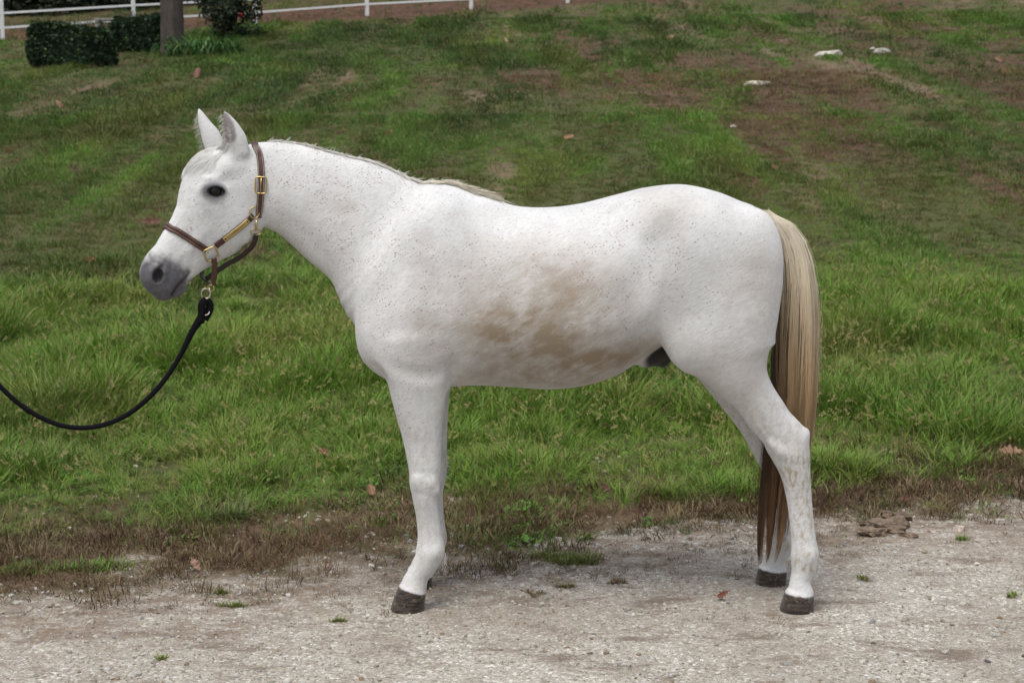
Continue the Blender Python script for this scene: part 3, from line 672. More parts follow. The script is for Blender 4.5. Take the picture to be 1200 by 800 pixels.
# tail: a guide of centre lines between its left and right edge, rows by height
TV = np.array([248, 262, 282, 305, 340, 380, 420, 460, 500, 540, 580, 620, 645, 662.])
TL = np.array([893, 899, 908, 912, 912, 909, 905, 903, 899, 894, 890, 888, 888, 889.])
TRr = np.array([902, 928, 943, 951, 957, 959, 958.5, 957, 953, 946, 938, 930, 924, 914.])
TY = np.array([0, 0, 0, .0, .0, .005, .01, .015, .02, .02, .02, .02, .02, .02])
TW = np.array([.03, .045, .055, .06, .065, .07, .07, .07, .065, .06, .055, .045, .035, .02])
def tail(n, m=30, locks=95):
    out = []; cols = []; wid = []
    LK = []
    for k in range(locks):
        s = rng.random() if k > 12 else rng.uniform(0, .12); LK.append((s, rng.normal(0, .5), 1 - rng.random() ** 1.5 * .42 if s < .7 else rng.uniform(.58, .92), rng.uniform(3, 7), rng.uniform(0, 6.28), rng.uniform(.02, .07), rng.normal(0, .04), rng.uniform(.90, 1.07)))
    for i in range(n):
        s, y, end, fr, ph, am, dc, br = LK[rng.integers(0, locks)]; off = rng.normal(0, .055); yo = rng.normal(0, .2); fly = rng.random() < .10
        end = end - abs(rng.normal(0, .07)) - (.15 * rng.random() if rng.random() < .2 else 0); start = rng.random() * (.05 if rng.random() < .5 else .30)
        tt = np.linspace(start, max(end, start + .25), m); vv = np.interp(tt, np.linspace(0, 1, len(TV)), TV) + rng.normal(0, 1.5)
        l = np.interp(vv, TV, TL); r = np.interp(vv, TV, TRr); yy = np.interp(vv, TV, TY); w = np.interp(vv, TV, TW)
        conv = 1.15 - .85 * (tt / end) ** 2
        ss = s + off * conv + am * np.sin(tt * fr * 2 + ph) * tt + .012 * np.sin(tt * 23 + i) + (.10 * (tt - start) * rng.normal() if fly else 0)
        lo_, hi_ = (-.08, 1.10) if fly else (-.015, 1.02)
        u = l + (r - l) * np.clip(ss, lo_, hi_); yy = yy + w * np.clip((y + yo * conv) * (1 - (2 * min(max(s, 0), 1) - 1) ** 2) ** .5 + .25 * np.sin(tt * fr + ph), -1.1, 1.1)
        out.append([P(a, b, c) for a, b, c in zip(u, vv, yy)])
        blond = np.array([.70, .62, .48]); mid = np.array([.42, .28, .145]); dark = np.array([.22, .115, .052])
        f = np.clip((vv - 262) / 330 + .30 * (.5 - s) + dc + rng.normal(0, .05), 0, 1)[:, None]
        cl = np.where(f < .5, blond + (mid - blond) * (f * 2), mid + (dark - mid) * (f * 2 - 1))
        leftdark = np.clip((.26 - s) / .18, 0, 1) * np.clip((vv - 268) / 50, 0, 1)  # left strands darker: browner hair, plus shadow beside the rump painted into the tint
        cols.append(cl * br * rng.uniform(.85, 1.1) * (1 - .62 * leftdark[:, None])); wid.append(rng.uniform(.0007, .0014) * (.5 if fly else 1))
    return np.array(out), np.array(cols), wid
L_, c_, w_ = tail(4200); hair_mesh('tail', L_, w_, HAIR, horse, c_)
# mane: lies over the far side; only a rough fringe and the lock at the withers show from here
CR = np.array([(312, 165.5), (322, 165.5), (340, 166.5), (370, 172), (400, 179), (430, 187), (460, 196), (490, 205), (520, 214), (545, 222.5), (566, 230)], float)
def snap(p, off=.003):
    p = np.array(p, float)
    for _ in range(4):
        g, m = grad(p); p = p - g * ((field(p) - off) / np.maximum(m, .4))[:, None]
    return p
def mane(n, m=9):
    out = []; cols = []; wid = []; k0 = 520
    f = rng.random(n) ** .9; uv = lerp_path(CR, f); side = np.where(rng.random(n) < .9, 1., -1.)
    for i in range(n):
        u, v = uv[i]; wl = max(0, (u - 490) / 76); ln = rng.uniform(.025, .075) * (1 + .7 * wl) * (.45 if side[i] < 0 else 1)
        tt = np.linspace(0, 1, m)[:, None]; root = P(u, v + 1.5, rng.normal(.004, .007))
        out.append(root + tt * ln * (np.array([.75, .75 * side[i], -.15]) + rng.normal(0, .22, 3)) + tt ** 2 * ln * np.array([.15, .1 * side[i], -.45]))
        c = np.array([.66, .63, .575]) * rng.uniform(.85, 1.12); cols.append(np.repeat(c[None], m, 0)); wid.append(rng.uniform(.0007, .0013))
    for i in range(k0):                      # the pale lock that lies along the withers
        q = rng.uniform(0, .8); s = rng.normal(0, 1); u0 = 497 + 66 * q; e = rng.uniform(22, 52); tt = np.linspace(0, 1, m); u = np.minimum(u0 + e * tt, 584 + 3 * s)
        v = np.interp(u, [497, 530, 560, 580, 595], [207.5, 217.5, 227, 233.5, 238]) + 1.5 + 1.6 * s * tt + 4 * tt * q
        out.append(np.array([P(a, b, -.006 - .022 * t_) for a, b, t_ in zip(u, v, tt)])); c = np.array([.70, .64, .51]) * rng.uniform(.8, 1.1); cols.append(np.repeat(c[None], m, 0)); wid.append(rng.uniform(.0009, .0016))
    A = np.array(out); h = np.abs(rng.normal(.003, .003, (len(A), 1))) + np.linspace(0, 1, m)[None] * rng.uniform(0, .006, (len(A), 1)) + (rng.random((len(A), 1)) < .06) * np.linspace(0, 1, m)[None] ** 2 * .018
    sh = A.shape; A = snap(A.reshape(-1, 3), h.ravel()).reshape(sh)
    return A, np.array(cols), wid
L_, c_, w_ = mane(2600); hair_mesh('mane', L_, w_, HAIR, horse, c_)
def forelock(n, m=10):
    out = []; cols = []; wid = []
    for i in range(n):
        a = np.array([rng.uniform(250, 270), 168 + rng.normal(0, 2)]); b = np.array([rng.uniform(216, 246), rng.uniform(184, 214)]); tt = np.linspace(0, 1, m)
        side = rng.normal(.0, .022)
        pts = [PH(*(a + (b - a) * q)) + HL * (side * (1 - .3 * q)) for q in tt]; out.append(pts)
        c = np.array([.80, .785, .75]) * rng.uniform(.9, 1.1); cols.append(np.repeat(c[None], m, 0)); wid.append(rng.uniform(.0006, .0011))
    A = np.array(out); n_, m_, _ = A.shape; A = snap(A.reshape(-1, 3), .002).reshape(n_, m_, 3)
    g = np.linspace(0, 1, m)[None, :, None] ** 2 * rng.uniform(0, .010, (n, 1, 1)); A = A + g * (HF * .6 + ZV * .5)
    return A, np.array(cols), wid
L_, c_, w_ = forelock(380); hair_mesh('forelock', L_, w_, HAIR, horse, c_)
def fuzz(n, m=5):
    out = []; cols = []; wid = []
    rims = [([(263, 168, -.10), (261, 156, -.105), (260, 144, -.105), (260.5, 134, -.10)], (-.7, -.4, -.5), .016), ([(239, 174, .04), (235, 160, .045), (231.5, 147, .05), (231, 134, .055)], (-.8, .0, -.5), .018),
            ([(272, 172, -.125), (270, 160, -.125), (267, 148, -.115)], (-.3, -.8, .5), .014), ([(957, 648, -.157), (959, 656, -.157), (955, 666, -.157)], (.45, -.1, -.9), .026), ([(519, 646, -.135), (519, 653, -.135), (513, 663, -.135)], (.45, -.1, -.9), .022),
            ([(521, 525, .11), (522, 545, .11), (519, 562, .11)], (.8, -.2, -.5), .018), ([(927, 636, .15), (927, 642, .15)], (.5, 0, -.9), .02)]
    for i in range(n):
        pts, d, L = rims[i % len(rims)]; q = lerp_path(np.array(pts, float), np.array([rng.random()]))[0]; r = P(*q) + rng.normal(0, .004, 3); d = np.array(d) + rng.normal(0, .3, 3); L = L * rng.uniform(.5, 1.2); tt = np.linspace(0, 1, m)[:, None]
        out.append(r - d * .004 + tt * L * d + tt ** 2 * L * np.array([0, 0, -.25])); cols.append(np.repeat((np.array([.66, .64, .60]) * rng.uniform(.85, 1.1))[None], m, 0)); wid.append(rng.uniform(.0004, .0007))
    return np.array(out), np.array(cols), wid
L_, c_, w_ = fuzz(650); hair_mesh('fringe_hair', L_, w_, HAIR, horse, c_)['kind'] = 'stuff'
print('horse', round(time.time() - T0, 1))
# ================================================================== HALTER AND LEAD ROPE
def leather_mat(name, a, b):
    t = NT(name); o = t.objc(); n = t.noise(o, 70, 4, .6)
    t.set(Base_Color=t.mix(n, a, b), Roughness=t.ss(n, .3, .7, .34, .55), Normal=t.bump(t.noise(o, 260, 3), .25, .002)); t.b.inputs['Specular IOR Level'].default_value = .45; return t.m
LEATHER = leather_mat('brown_leather', (.030, .011, .007), (.085, .034, .020)); LEATHER_DK = leather_mat('dark_leather', (.012, .007, .006), (.030, .015, .011)); LEATHER_LT = leather_mat('worn_leather', (.085, .036, .022), (.15, .070, .045))
t = NT('brass'); t.set(Base_Color=t.mix(t.noise(t.objc(), 90, 3), (.40, .29, .11), (.66, .52, .24)), Metallic=1.0, Roughness=.33); BRASS = t.m
t = NT('nickel'); t.set(Base_Color=(.50, .44, .38), Metallic=1.0, Roughness=.35); NICKEL = t.m
t = NT('engraving'); t.set(Base_Color=(.05, .035, .015), Roughness=.7); ENGR = t.m
t = NT('thread'); t.set(Base_Color=(.62, .55, .45), Roughness=.8); THREAD = t.m
def PS(u, v, l=0.):
    d = ray(u, v); tt = (POLL + HL * l - CAM).dot(HL) / d.dot(HL); return CAM + d * tt
def mir(p): p = np.asarray(p); return p - 2 * ((p - POLL) @ HL)[..., None] * HL
def skin_path(pts, off=.001, n=6, closed=False):
    A = crom(np.array(pts), n, closed); A = snap(A, off); g, _ = grad(A, .006); return A, g
halter = empty('halter', tuple(PH(250, 300)), 'brown leather halter with brass name plate on the horse\'s head', 'halter')
hp = [hit(*q) for q in ((242, 293), (235, 288.5), (226, 282.5), (216, 276), (207, 270.5), (200, 267.5))]
full = hp + [(hp[-1] + mir(hp[-1])) / 2 + HF * .02 + ZV * .02] + [mir(q) for q in hp[::-1]]
C, N = skin_path(full); V, F = ribbon(C, N, .024, .0045); nb = mesh_obj('noseband', V, F, LEATHER_DK, halter)
for w_ in (-.0062, .0062):
    B_ = np.cross(frames(C), N); V, F = ribbon(C + N * .0042 + B_ * w_, N, .0062, .0016); mesh_obj('raised_strip', V, F, LEATHER_LT, nb)
cp_ = [hit(*q) for q in ((253, 288), (262, 281), (272, 273.5), (283, 265), (292, 257), (296.5, 252.5))]
C, N = skin_path(cp_); V, F = ribbon(C, N, .022, .0045); cs = mesh_obj('cheek_strap', V, F, LEATHER, halter)
cs_far = mesh_obj('cheek_strap', *ribbon(mir(C), N - 2 * (N @ HL)[:, None] * HL, .022, .0045), LEATHER, halter)
# the plate lies on the strap; its lettering is cut as thin shapes along it
L = np.concatenate([[0], np.cumsum(np.linalg.norm(np.diff(C, axis=0), axis=1))]); sa, sb = np.searchsorted(L, L[-1] * .20), np.searchsorted(L, L[-1] * .86)
Cp, Np = C[sa:sb] + N[sa:sb] * .0046, N[sa:sb]; V, F = ribbon(Cp, Np, .0175, .0014); plate = mesh_obj('name_plate', V, F, BRASS, halter)
Tp = frames(Cp); Bp = np.cross(Tp, Np); Lp = np.concatenate([[0], np.cumsum(np.linalg.norm(np.diff(Cp, axis=0), axis=1))])
def on_plate(a, b, h):
    k = [np.interp(a, Lp, Cp[:, i]) for i in range(3)]; m = [np.interp(a, Lp, Np[:, i]) for i in range(3)]; bb = [np.interp(a, Lp, Bp[:, i]) for i in range(3)]
    return np.stack(k, -1) + np.stack(bb, -1) * np.asarray(b)[..., None] + np.stack(m, -1) * h
cu = bpy.data.curves.new('plate_text', 'FONT'); cu.body = 'LONGMEADOW'; cu.size = 1; cu.resolution_u = 2; cu.extrude = 0; tmp = bpy.data.objects.new('plate_text', cu); col.objects.link(tmp)
bpy.context.view_layer.update(); me = tmp.to_mesh(); tv = np.array([v.co[:] for v in me.vertices]); tf = [list(p.vertices) for p in me.polygons]; tmp.to_mesh_clear(); bpy.data.objects.remove(tmp)
x0, x1 = tv[:, 0].min(), tv[:, 0].max(); y0, y1 = tv[:, 1].min(), tv[:, 1].max(); tl = Lp[-1]
up_sign = 1 if Bp[len(Bp) // 2][2] > 0 else -1
tx = tl * .15 + (tv[:, 0] - x0) / (x1 - x0) * tl * .70; ty = ((tv[:, 1] - y0) / (y1 - y0) - .5) * .0088 * up_sign
mesh_obj('lettering', on_plate(tx, ty, .0019), tf if up_sign > 0 else [f[::-1] for f in tf], ENGR, plate, smooth=False)
for fx in (.07, .93):
    an = np.linspace(0, 6.283, 13)[:-1]; rr_ = np.where(np.arange(12) % 2, .0042, .0025); pv = on_plate(tl * fx + rr_ * np.cos(an), rr_ * np.sin(an), .0019); mesh_obj('rosette', pv, [list(range(12))], ENGR, plate, smooth=False)
kp = [hit(*q) for q in ((302.5, 255), (304, 243), (305.5, 228), (306, 212), (306, 197), (304.5, 184), (301, 174))]
kp = kp + [snap([P(297, 165.5, .0)], .002)[0]] ; kfar = [mir(q) for q in kp[-2::-1]]
C, N = skin_path(kp + kfar, .002); V, F = ribbon(C, N, .0235, .0048); cr_ = mesh_obj('crown_strap', V, F, LEATHER, halter)
m_ = len(C) // 2 - 4; B_ = np.cross(frames(C), N)
for w_ in (-.0085, .0085): V, F = tube((C + N * .0047 + B_ * w_)[:m_], .0006, 5); mesh_obj('stitching', V, F, THREAD, cr_)
def ring(name, c, n, up, rx, ry, r, mat, square=0.0, parent=halter):
    c = np.array(c); n = np.array(n) / np.linalg.norm(n); up = np.array(up, float); up -= n * up.dot(n); up /= np.linalg.norm(up); sd2 = np.cross(up, n); pts = []
    for k in range(40):
        a = 2 * math.pi * k / 40; ca, sa_ = math.cos(a), math.sin(a); e = 2 / (2 + square)
        pts.append(c + sd2 * rx * math.copysign(abs(ca) ** e, ca) + up * ry * math.copysign(abs(sa_) ** e, sa_))
    V, F = tube(pts, r, 8, True, ref=tuple(n)); return mesh_obj(name, V, F, mat, parent)
def face(u, v): q = hit(u, v); g, _ = grad(q[None], .008); return q, g[0]
q, g = face(305.8, 217); dn = hit(305, 228) - hit(306, 206); ring('buckle', q + g * .007, g, dn, .020, .029, .0027, BRASS, 3)
V, F = tube([q + g * .0085 + dn / np.linalg.norm(dn) * .028, q + g * .011, q + g * .008 - dn / np.linalg.norm(dn) * .027], .0018, 6); mesh_obj('buckle_tongue', V, F, BRASS, halter)
q, g = face(297.5, 249); ring('ring', q + g * .005, g + HL * .5, ZV, .018, .020, .0024, BRASS)
q, g = face(247, 297); ring('ring', q + g * .005, g, HF * -.7 + ZV * .3, .0235, .0235, .0030, BRASS, 4)
fq = mir(q); ring('ring', fq - HL * .004, HL, HF * -.7 + ZV * .3, .0235, .0235, .0030, BRASS, 4)
a_, b_ = PS(300.5, 258, .078), PS(300, 270, .074); V, F = join([tube([a_, a_ * .5 + b_ * .5, b_], [.0035, .0046, .003], 8)]); mesh_obj('snap_hook', V, F, BRASS, halter); ring('ring', PS(299.5, 272, .072), HL, ZV, .018, .010, .0023, BRASS, 1)
tp = [PS(300, 274, .070), PS(298, 284, .062), PS(291, 293, .045), PS(279, 302.5, .02), PS(265, 310, .002), PS(252, 319, -.002), PS(241, 327, -.004)]
C = crom(tp, 6); nn = np.repeat((HL * 1.0 + np.array([.15, 0, -.35]))[None], len(C), 0); mesh_obj('throat_strap', *ribbon(C, nn, .0195, .005), LEATHER_DK, halter)
cpts = [PS(250.5, 302, .056), PS(251.5, 312, .052), PS(251, 323, .044), PS(249.5, 335, .034)]
C = crom(cpts, 5); mesh_obj('chin_strap', *ribbon(C, np.repeat((HL + HF * .1)[None], len(C), 0), [*np.linspace(.020, .019, len(C) - 4), .017, .014, .010, .006], .005), LEATHER, halter)
cpts = [PS(248, 334, .022), PS(243, 331, .005), PS(237, 326, -.02), PS(236, 318, -.04), PS(240, 306, -.05)]
C = crom(cpts, 5); mesh_obj('chin_strap', *ribbon(C, np.repeat((HL * .6 - HF * .6 + ZV * .4)[None], len(C), 0), .018, .005), LEATHER_DK, halter)
ring('ring', PS(247, 337.5, .030), HL * .7 + HF * .7, ZV, .013, .012, .0024, BRASS)
# lead rope
rope = empty('lead_rope', tuple(PS(241, 345, .025)), 'black lead rope hanging in a long curve from the halter', 'rope')
ring('snap_ring', PS(241, 344, .028), HL + HF * .2, ZV, .0155, .0175, .0027, NICKEL, 0, rope)
V, F = tube([PS(245, 337, .03), PS(246.5, 343, .03), PS(245, 349, .03), PS(242, 352, .03)], [.0022, .003, .0035, .003], 8); mesh_obj('snap_hook', V, F, NICKEL, rope)
t = NT('black_webbing'); p = t.objc(); wv = t.n('ShaderNodeTexWave'); t.l(p, wv.inputs[0]); wv.inputs['Scale'].default_value = 260
t.set(Base_Color=t.mix(t.noise(p, 200, 3), (.003, .003, .004), (.010, .010, .012)), Roughness=.95, Normal=t.bump(t.math('ADD', wv.outputs['Fac'], t.noise(p, 300, 2)), .4, .002)); ROPE = t.m; t.b.inputs['Specular IOR Level'].default_value = .12
C = crom([PS(242, 351, .028), PS(246, 357, .028), PS(244.5, 365, .028), PS(239, 374, .028)], 5); V, F = tube(C, np.linspace(.013, .016, len(C)), 10); V2, F2 = tube(crom([PS(241.5, 351, .034), PS(236.5, 357, .036), PS(236.5, 366, .034), PS(235, 378, .03)], 5), .0145, 10)
mesh_obj('loop', *join([(V, F), (V2, F2)]), ROPE, rope)
ring('clamp', PS(240, 363, .03), ray(240, 363) * (1, 1, .2) + np.array([.2, 0, -.6]), (1, 0, .2), .021, .016, .0022, NICKEL, 1, rope)
rp = [(238, 368), (232, 378), (225, 389), (212, 415), (195, 442), (175, 465), (150, 485), (125, 496.5), (100, 501), (75, 499), (50, 490), (25, 475), (0, 452.5), (-25, 424), (-50, 388), (-75, 345), (-95, 305)]
y0_ = PS(240, 368, .03)[1]; C = crom([P(a, b, y0_ - .0006 * (240 - a)) for a, b in rp], 8); rad = np.interp(np.arange(len(C)), [0, 8, 24, len(C)], [.0150, .0140, .0092, .0084]); rad = rad * (1 + .03 * np.sin(np.arange(len(C)) * 2.1))
mesh_obj('rope', *tube(C, rad, 12), ROPE, rope)
print('halter', round(time.time() - T0, 1))
# ================================================================== FENCE, SHRUBS, TREES BEHIND
def gz(x, y): return float(ground(x, y))
def box(c, h, rz=0.0):
    c = np.array(c, float); ca, sa_ = math.cos(rz), math.sin(rz); V = []
    for sx, sy, sz in ((-1, -1, -1), (1, -1, -1), (1, 1, -1), (-1, 1, -1), (-1, -1, 1), (1, -1, 1), (1, 1, 1), (-1, 1, 1)):
        a, b, d = sx * h[0], sy * h[1], sz * h[2]; V.append(c + (a * ca - b * sa_, a * sa_ + b * ca, d))
    return V, [[0, 3, 2, 1], [4, 5, 6, 7], [0, 1, 5, 4], [1, 2, 6, 5], [2, 3, 7, 6], [3, 0, 4, 7]]
def beam(a, b, hw, hh):
    a = np.array(a, float); b = np.array(b, float); t = (b - a) / np.linalg.norm(b - a); s = np.cross(t, (0, 0, 1)); s /= np.linalg.norm(s); u = np.cross(s, t)
    V = [q + s * hw * i + u * hh * j for q in (a, b) for i, j in ((-1, -1), (1, -1), (1, 1), (-1, 1))]
    return V, [[0, 1, 2, 3], [7, 6, 5, 4], [0, 4, 5, 1], [1, 5, 6, 2], [2, 6, 7, 3], [3, 7, 4, 0]]
t = NT('white_vinyl'); n_ = t.noise(t.objc(), 6, 4, .6); t.set(Base_Color=t.mix(t.ss(n_, .45, .75, 0, .35), (.80, .80, .80), (.55, .54, .50)), Roughness=.45); VINYL = t.m
STEP = np.linalg.norm(FB - FA) / 5
fence = empty('rail_fence', (FA[0], FA[1], gz(*FA)), 'white three-rail fence running up the hill behind the shrubs', 'fence')
posts = []
for k in range(-3, 9):
    q = FA + FDIR * STEP * k; posts.append((q[0], q[1], gz(*q)))
frz = math.atan2(FDIR[1], FDIR[0])
for x, y, zb in posts:
    V, F = box((x, y, zb + .52), (.04, .04, .58), frz); po = mesh_obj('post', V, F, VINYL, fence, smooth=False)
    cz = zb + 1.10; c4 = [(x + math.cos(frz + a) * .075, y + math.sin(frz + a) * .075, cz) for a in (.785, 2.356, 3.927, 5.498)]
    mesh_obj('post_cap', c4 + [(x, y, cz + .045)], [[0, 1, 4], [1, 2, 4], [2, 3, 4], [3, 0, 4], [3, 2, 1, 0]], VINYL, po, smooth=False)
for (a, b) in zip(posts[:-1], posts[1:]):
    for hr in (.29, .63, .97):
        d = np.array(b) - np.array(a); d /= np.linalg.norm(d); mesh_obj('rail', *beam(np.array(a) + d * .04 + (0, 0, hr), np.array(b) - d * .04 + (0, 0, hr), .02, .027), VINYL, fence, smooth=False)

# ---- foliage helpers
def leaf_mat(name, a, b, c=None):
    t = NT(name); r = t.attr('rr'); cc = t.mix(r, a, b)
    if c: cc = t.mix(t.ss(r, .93, .96), cc, c)
    t.set(Base_Color=cc, Roughness=.55); t.b.inputs['Specular IOR Level'].default_value = .3
    tr = t.n('ShaderNodeBsdfTranslucent'); t.l(cc, tr.inputs[0]); mx = t.n('ShaderNodeMixShader'); mx.inputs[0].default_value = .15
    t.l(t.b.outputs[0], mx.inputs[1]); t.l(tr.outputs[0], mx.inputs[2]); t.l(mx.outputs[0], t.out.inputs[0]); return t.m
def leaves(name, C, size, mat, parent, asp=.5, up=0.0):
    n = len(C); d = rng.normal(0, 1, (n, 3)); d[:, 2] = d[:, 2] * .7 + up; d /= np.linalg.norm(d, axis=1)[:, None]; s = np.cross(d, rng.normal(0, 1, (n, 3))); s /= np.linalg.norm(s, axis=1)[:, None]
    L = np.broadcast_to(size, (n,)) * rng.uniform(.6, 1.3, n); L = L[:, None]
    V = np.stack([C - d * L, C + s * L * asp, C + d * L, C - s * L * asp], 1).reshape(-1, 3); F = np.arange(4 * n).reshape(n, 4)
    o = mesh_obj(name, V, F, mat, parent, smooth=False); set_attr(o.data, 'rr', np.repeat(rng.random(n), 4)); return o
BARK = (lambda t: (t.set(Base_Color=t.ramp(t.noise(t.map(t.objc(), (14, 14, 3)), 1., 5, .65), [(.3, (.030, .024, .020)), (.6, (.085, .068, .058)), (.8, (.13, .11, .095))]), Roughness=.95, Normal=t.bump(t.noise(t.map(t.objc(), (18, 18, 4)), 1., 5, .7), 1., .03)), t.m)[1])(NT('bark'))
def limb(pts, r, n=10): return tube(crom(np.array(pts, float), 5), np.interp(np.linspace(0, 1, 5 * (len(pts) - 1) + 1), np.linspace(0, 1, len(r)), r), n, ref=(1, .01, 0))
YEW = leaf_mat('yew_leaves', (.010, .024, .010), (.034, .066, .026), (.09, .15, .04))
def hedge(u, v, w, d, h, label, n=15000):
    p = onground(u, v); zb = gz(p[0], p[1]) - .05; hd = empty('hedge', (p[0], p[1], zb), label, 'hedge', 'clipped yew hedges')
    f = rng.uniform(-1, 1, (n, 3)); k = rng.integers(0, 3, n); sgn = np.sign(rng.uniform(-1, 1, n)); ins = 1 - rng.random(n) ** 2 * .5
    for a in range(3): f[k == a, a] = (sgn * ins)[k == a]
    e = 5.; nrm = ((np.abs(f) ** e).sum(1)) ** (1 / e); f = f / np.maximum(nrm, 1)[:, None]
    lump = 1 + .16 * (fbm(f[:, 0] * 3 + u, f[:, 2] * 3 + f[:, 1] * 2, 81) - .5) * 2
    C = np.array([p[0], p[1] + d, zb]) + np.stack([f[:, 0] * w * lump, f[:, 1] * d * lump, (f[:, 2] * lump + 1) * h * .5], 1); C[:, 2] += .05 * np.sin(C[:, 0] * 4) * (f[:, 2] > .5)
    leaves('foliage', C, .042, YEW, hd, .45, .25)
    cv, cf_ = sphere_mesh((0, 0, 0), 1, 28, 18); cv = np.array(cv); cv = np.sign(cv) * np.abs(cv) ** .45 * (w * .88, d * .86, h * .45) + (p[0], p[1] + d, zb + h * .47); core = mesh_obj('inner_growth', cv, cf_, YEW, hd); set_attr(core.data, 'rr', np.zeros(len(cv)))
    tops = rng.random(260); T = np.stack([p[0] + rng.uniform(-w, w, 260), p[1] + d + rng.uniform(-d, d, 260), zb + h + rng.uniform(-.02, .16, 260) * tops], 1); leaves('shoots', T, .035, YEW, hd, .25, 1.2)['kind'] = 'stuff'
    for s in (-.5, 0, .5): mesh_obj('stem', *limb([(p[0] + s * w, p[1] + d, zb - .1), (p[0] + s * w * 1.1, p[1] + d, zb + h * .4), (p[0] + s * w * 1.3, p[1] + d * 1.1, zb + h * .8)], [.03, .022, .012], 6), BARK, hd)
hedge(78, 80, .80, .42, .90, 'larger dark clipped hedge at the end of the row by the fence')
hedge(160, 62, .62, .42, .86, 'smaller dark clipped hedge beside the tree trunk', 12000)
# ---- tree with its trunk beside the hedge
tp0 = onground(200, 64); tx_, ty_ = tp0[0], tp0[1] + .22; tz_ = gz(tx_, ty_)
tree = empty('shade_tree', (tx_, ty_, tz_), 'tree with a straight grey-brown trunk standing between hedge and leafy clump', 'tree')
V, F = limb([(tx_, ty_, tz_ - .2), (tx_, ty_, tz_ + .15), (tx_ + .01, ty_, tz_ + .9), (tx_ - .03, ty_, tz_ + 2.4), (tx_ + .05, ty_ + .1, tz_ + 4.6), (tx_, ty_ + .1, tz_ + 7.0)], [.33, .262, .235, .22, .17, .06], 18)
V = np.array(V); V[:, :2] += (np.stack([vnoise(V[:, 2] * 3 + np.arctan2(V[:, 1] - ty_, V[:, 0] - tx_) * 3, V[:, 2] * 2, 7), vnoise(V[:, 2] * 3, V[:, 0] * 9, 8)], 1) - .5) * .05
mesh_obj('trunk', V, F, BARK, tree)
OAK = leaf_mat('oak_leaves', (.035, .060, .018), (.085, .100, .030), (.16, .075, .03)); cc = []
for k in range(9):
    a = k * 2.4; z0 = tz_ + 3.0 + k * .42; L = rng.uniform(1.6, 2.6); e = np.array([tx_ + math.cos(a) * L, ty_ + math.sin(a) * L, z0 + rng.uniform(.7, 1.5)])
    mesh_obj('limb', *limb([(tx_, ty_, z0 - .2), (tx_ + math.cos(a) * L * .5, ty_ + math.sin(a) * L * .5, z0 + .5), e], [.08, .05, .015], 7), BARK, tree)
    for j in range(7): c = e + rng.normal(0, .65, 3) * (1, 1, .7); cc.append(c + rng.normal(0, .28, (90, 3)))
leaves('crown', np.vstack(cc), .055, OAK, tree, .5)
# ---- strap-leaved clump and the rose bush with one red bloom
def strap_clump(u, v, label, n=150, ln=.62, wd=.022, sprd=.42):
    p = onground(u, v); zb = gz(p[0], p[1]); o = empty('daylily_clump', (p[0], p[1], zb), label, 'plant'); V = []; F = []; rr = []
    for i in range(n):
        a = rng.uniform(0, 6.28); r0 = sprd * math.sqrt(rng.random()); c = np.array([p[0] + math.cos(a) * r0 * 1.5, p[1] + math.sin(a) * r0 * .7, zb - .02]); az = a + rng.normal(0, .6); ang = rng.uniform(.05, .5); L = ln * rng.uniform(.55, 1.1); b = len(V); r = rng.random()
        side = np.array([-math.sin(az), math.cos(az), 0]); bend = rng.uniform(1.3, 3.0)
        for s in range(7):
            w = wd * (1 - (s / 6) ** 2) * .5 + .0008; V += [c - side * w, c + side * w]; rr += [r, r]; c = c + np.array([math.cos(az) * math.sin(ang), math.sin(az) * math.sin(ang), math.cos(ang)]) * L / 6; ang += bend / 6
        F += [[b + 2 * s, b + 2 * s + 1, b + 2 * s + 3, b + 2 * s + 2] for s in range(6)]
    m = mesh_obj('leaves', V, F, LILY, o); set_attr(m.data, 'rr', rr); return o
LILY = leaf_mat('lily_leaves', (.035, .10, .025), (.10, .21, .055), (.20, .22, .08))
strap_clump(238, 66, 'bushy clump of arching strap leaves at the foot of the tree', 260, .85, .03, .5); strap_clump(272, 64, 'low spreading clump of strap leaves in front of the rose bush', 90, .38, .016, .5)
rb = onground(263, 47); rbx, rby = rb[0], rb[1] + .4; rz_ = gz(rbx, rby); rose = empty('rose_bush', (rbx, rby, rz_), 'dark leafy rose bush with one red bloom in front of the fence', 'bush')
for k in range(11):
    a = rng.uniform(0, 6.28); L = rng.uniform(.15, .55); e = (rbx + math.cos(a) * L, rby + math.sin(a) * L, rz_ + rng.uniform(.9, 1.5)); mesh_obj('stem', *limb([(rbx + math.cos(a) * .08, rby + math.sin(a) * .08, rz_ - .05), (rbx + math.cos(a) * L * .5, rby + math.sin(a) * L * .5, rz_ + .55), e], [.012, .009, .004], 5), BARK, rose)
C = np.vstack([np.array([rbx, rby, rz_ + 1.0]) + rng.normal(0, 1, 3) * (.36, .30, .40) + rng.normal(0, .10, (90, 3)) for _ in range(80)] + [np.array([rbx + rng.uniform(-.35, .4), rby + rng.uniform(-.3, .3), rz_ + rng.uniform(.1, .5)]) + rng.normal(0, .07, (30, 3)) for _ in range(16)])
leaves('foliage', C, .045, leaf_mat('rose_leaves', (.016, .028, .014), (.040, .060, .028), (.12, .10, .05)), rose, .6)
rd = P(282, 18, rby - .15); V, F = sphere_mesh(rd, .055, 14, 9); V = np.array(V); V += (vnoise(V[:, 0] * 60, V[:, 2] * 60, 3)[:, None] - .5) * .03
t = NT('red_petals'); t.set(Base_Color=(.42, .015, .02), Roughness=.6); mesh_obj('bloom', V, F, t.m, rose)
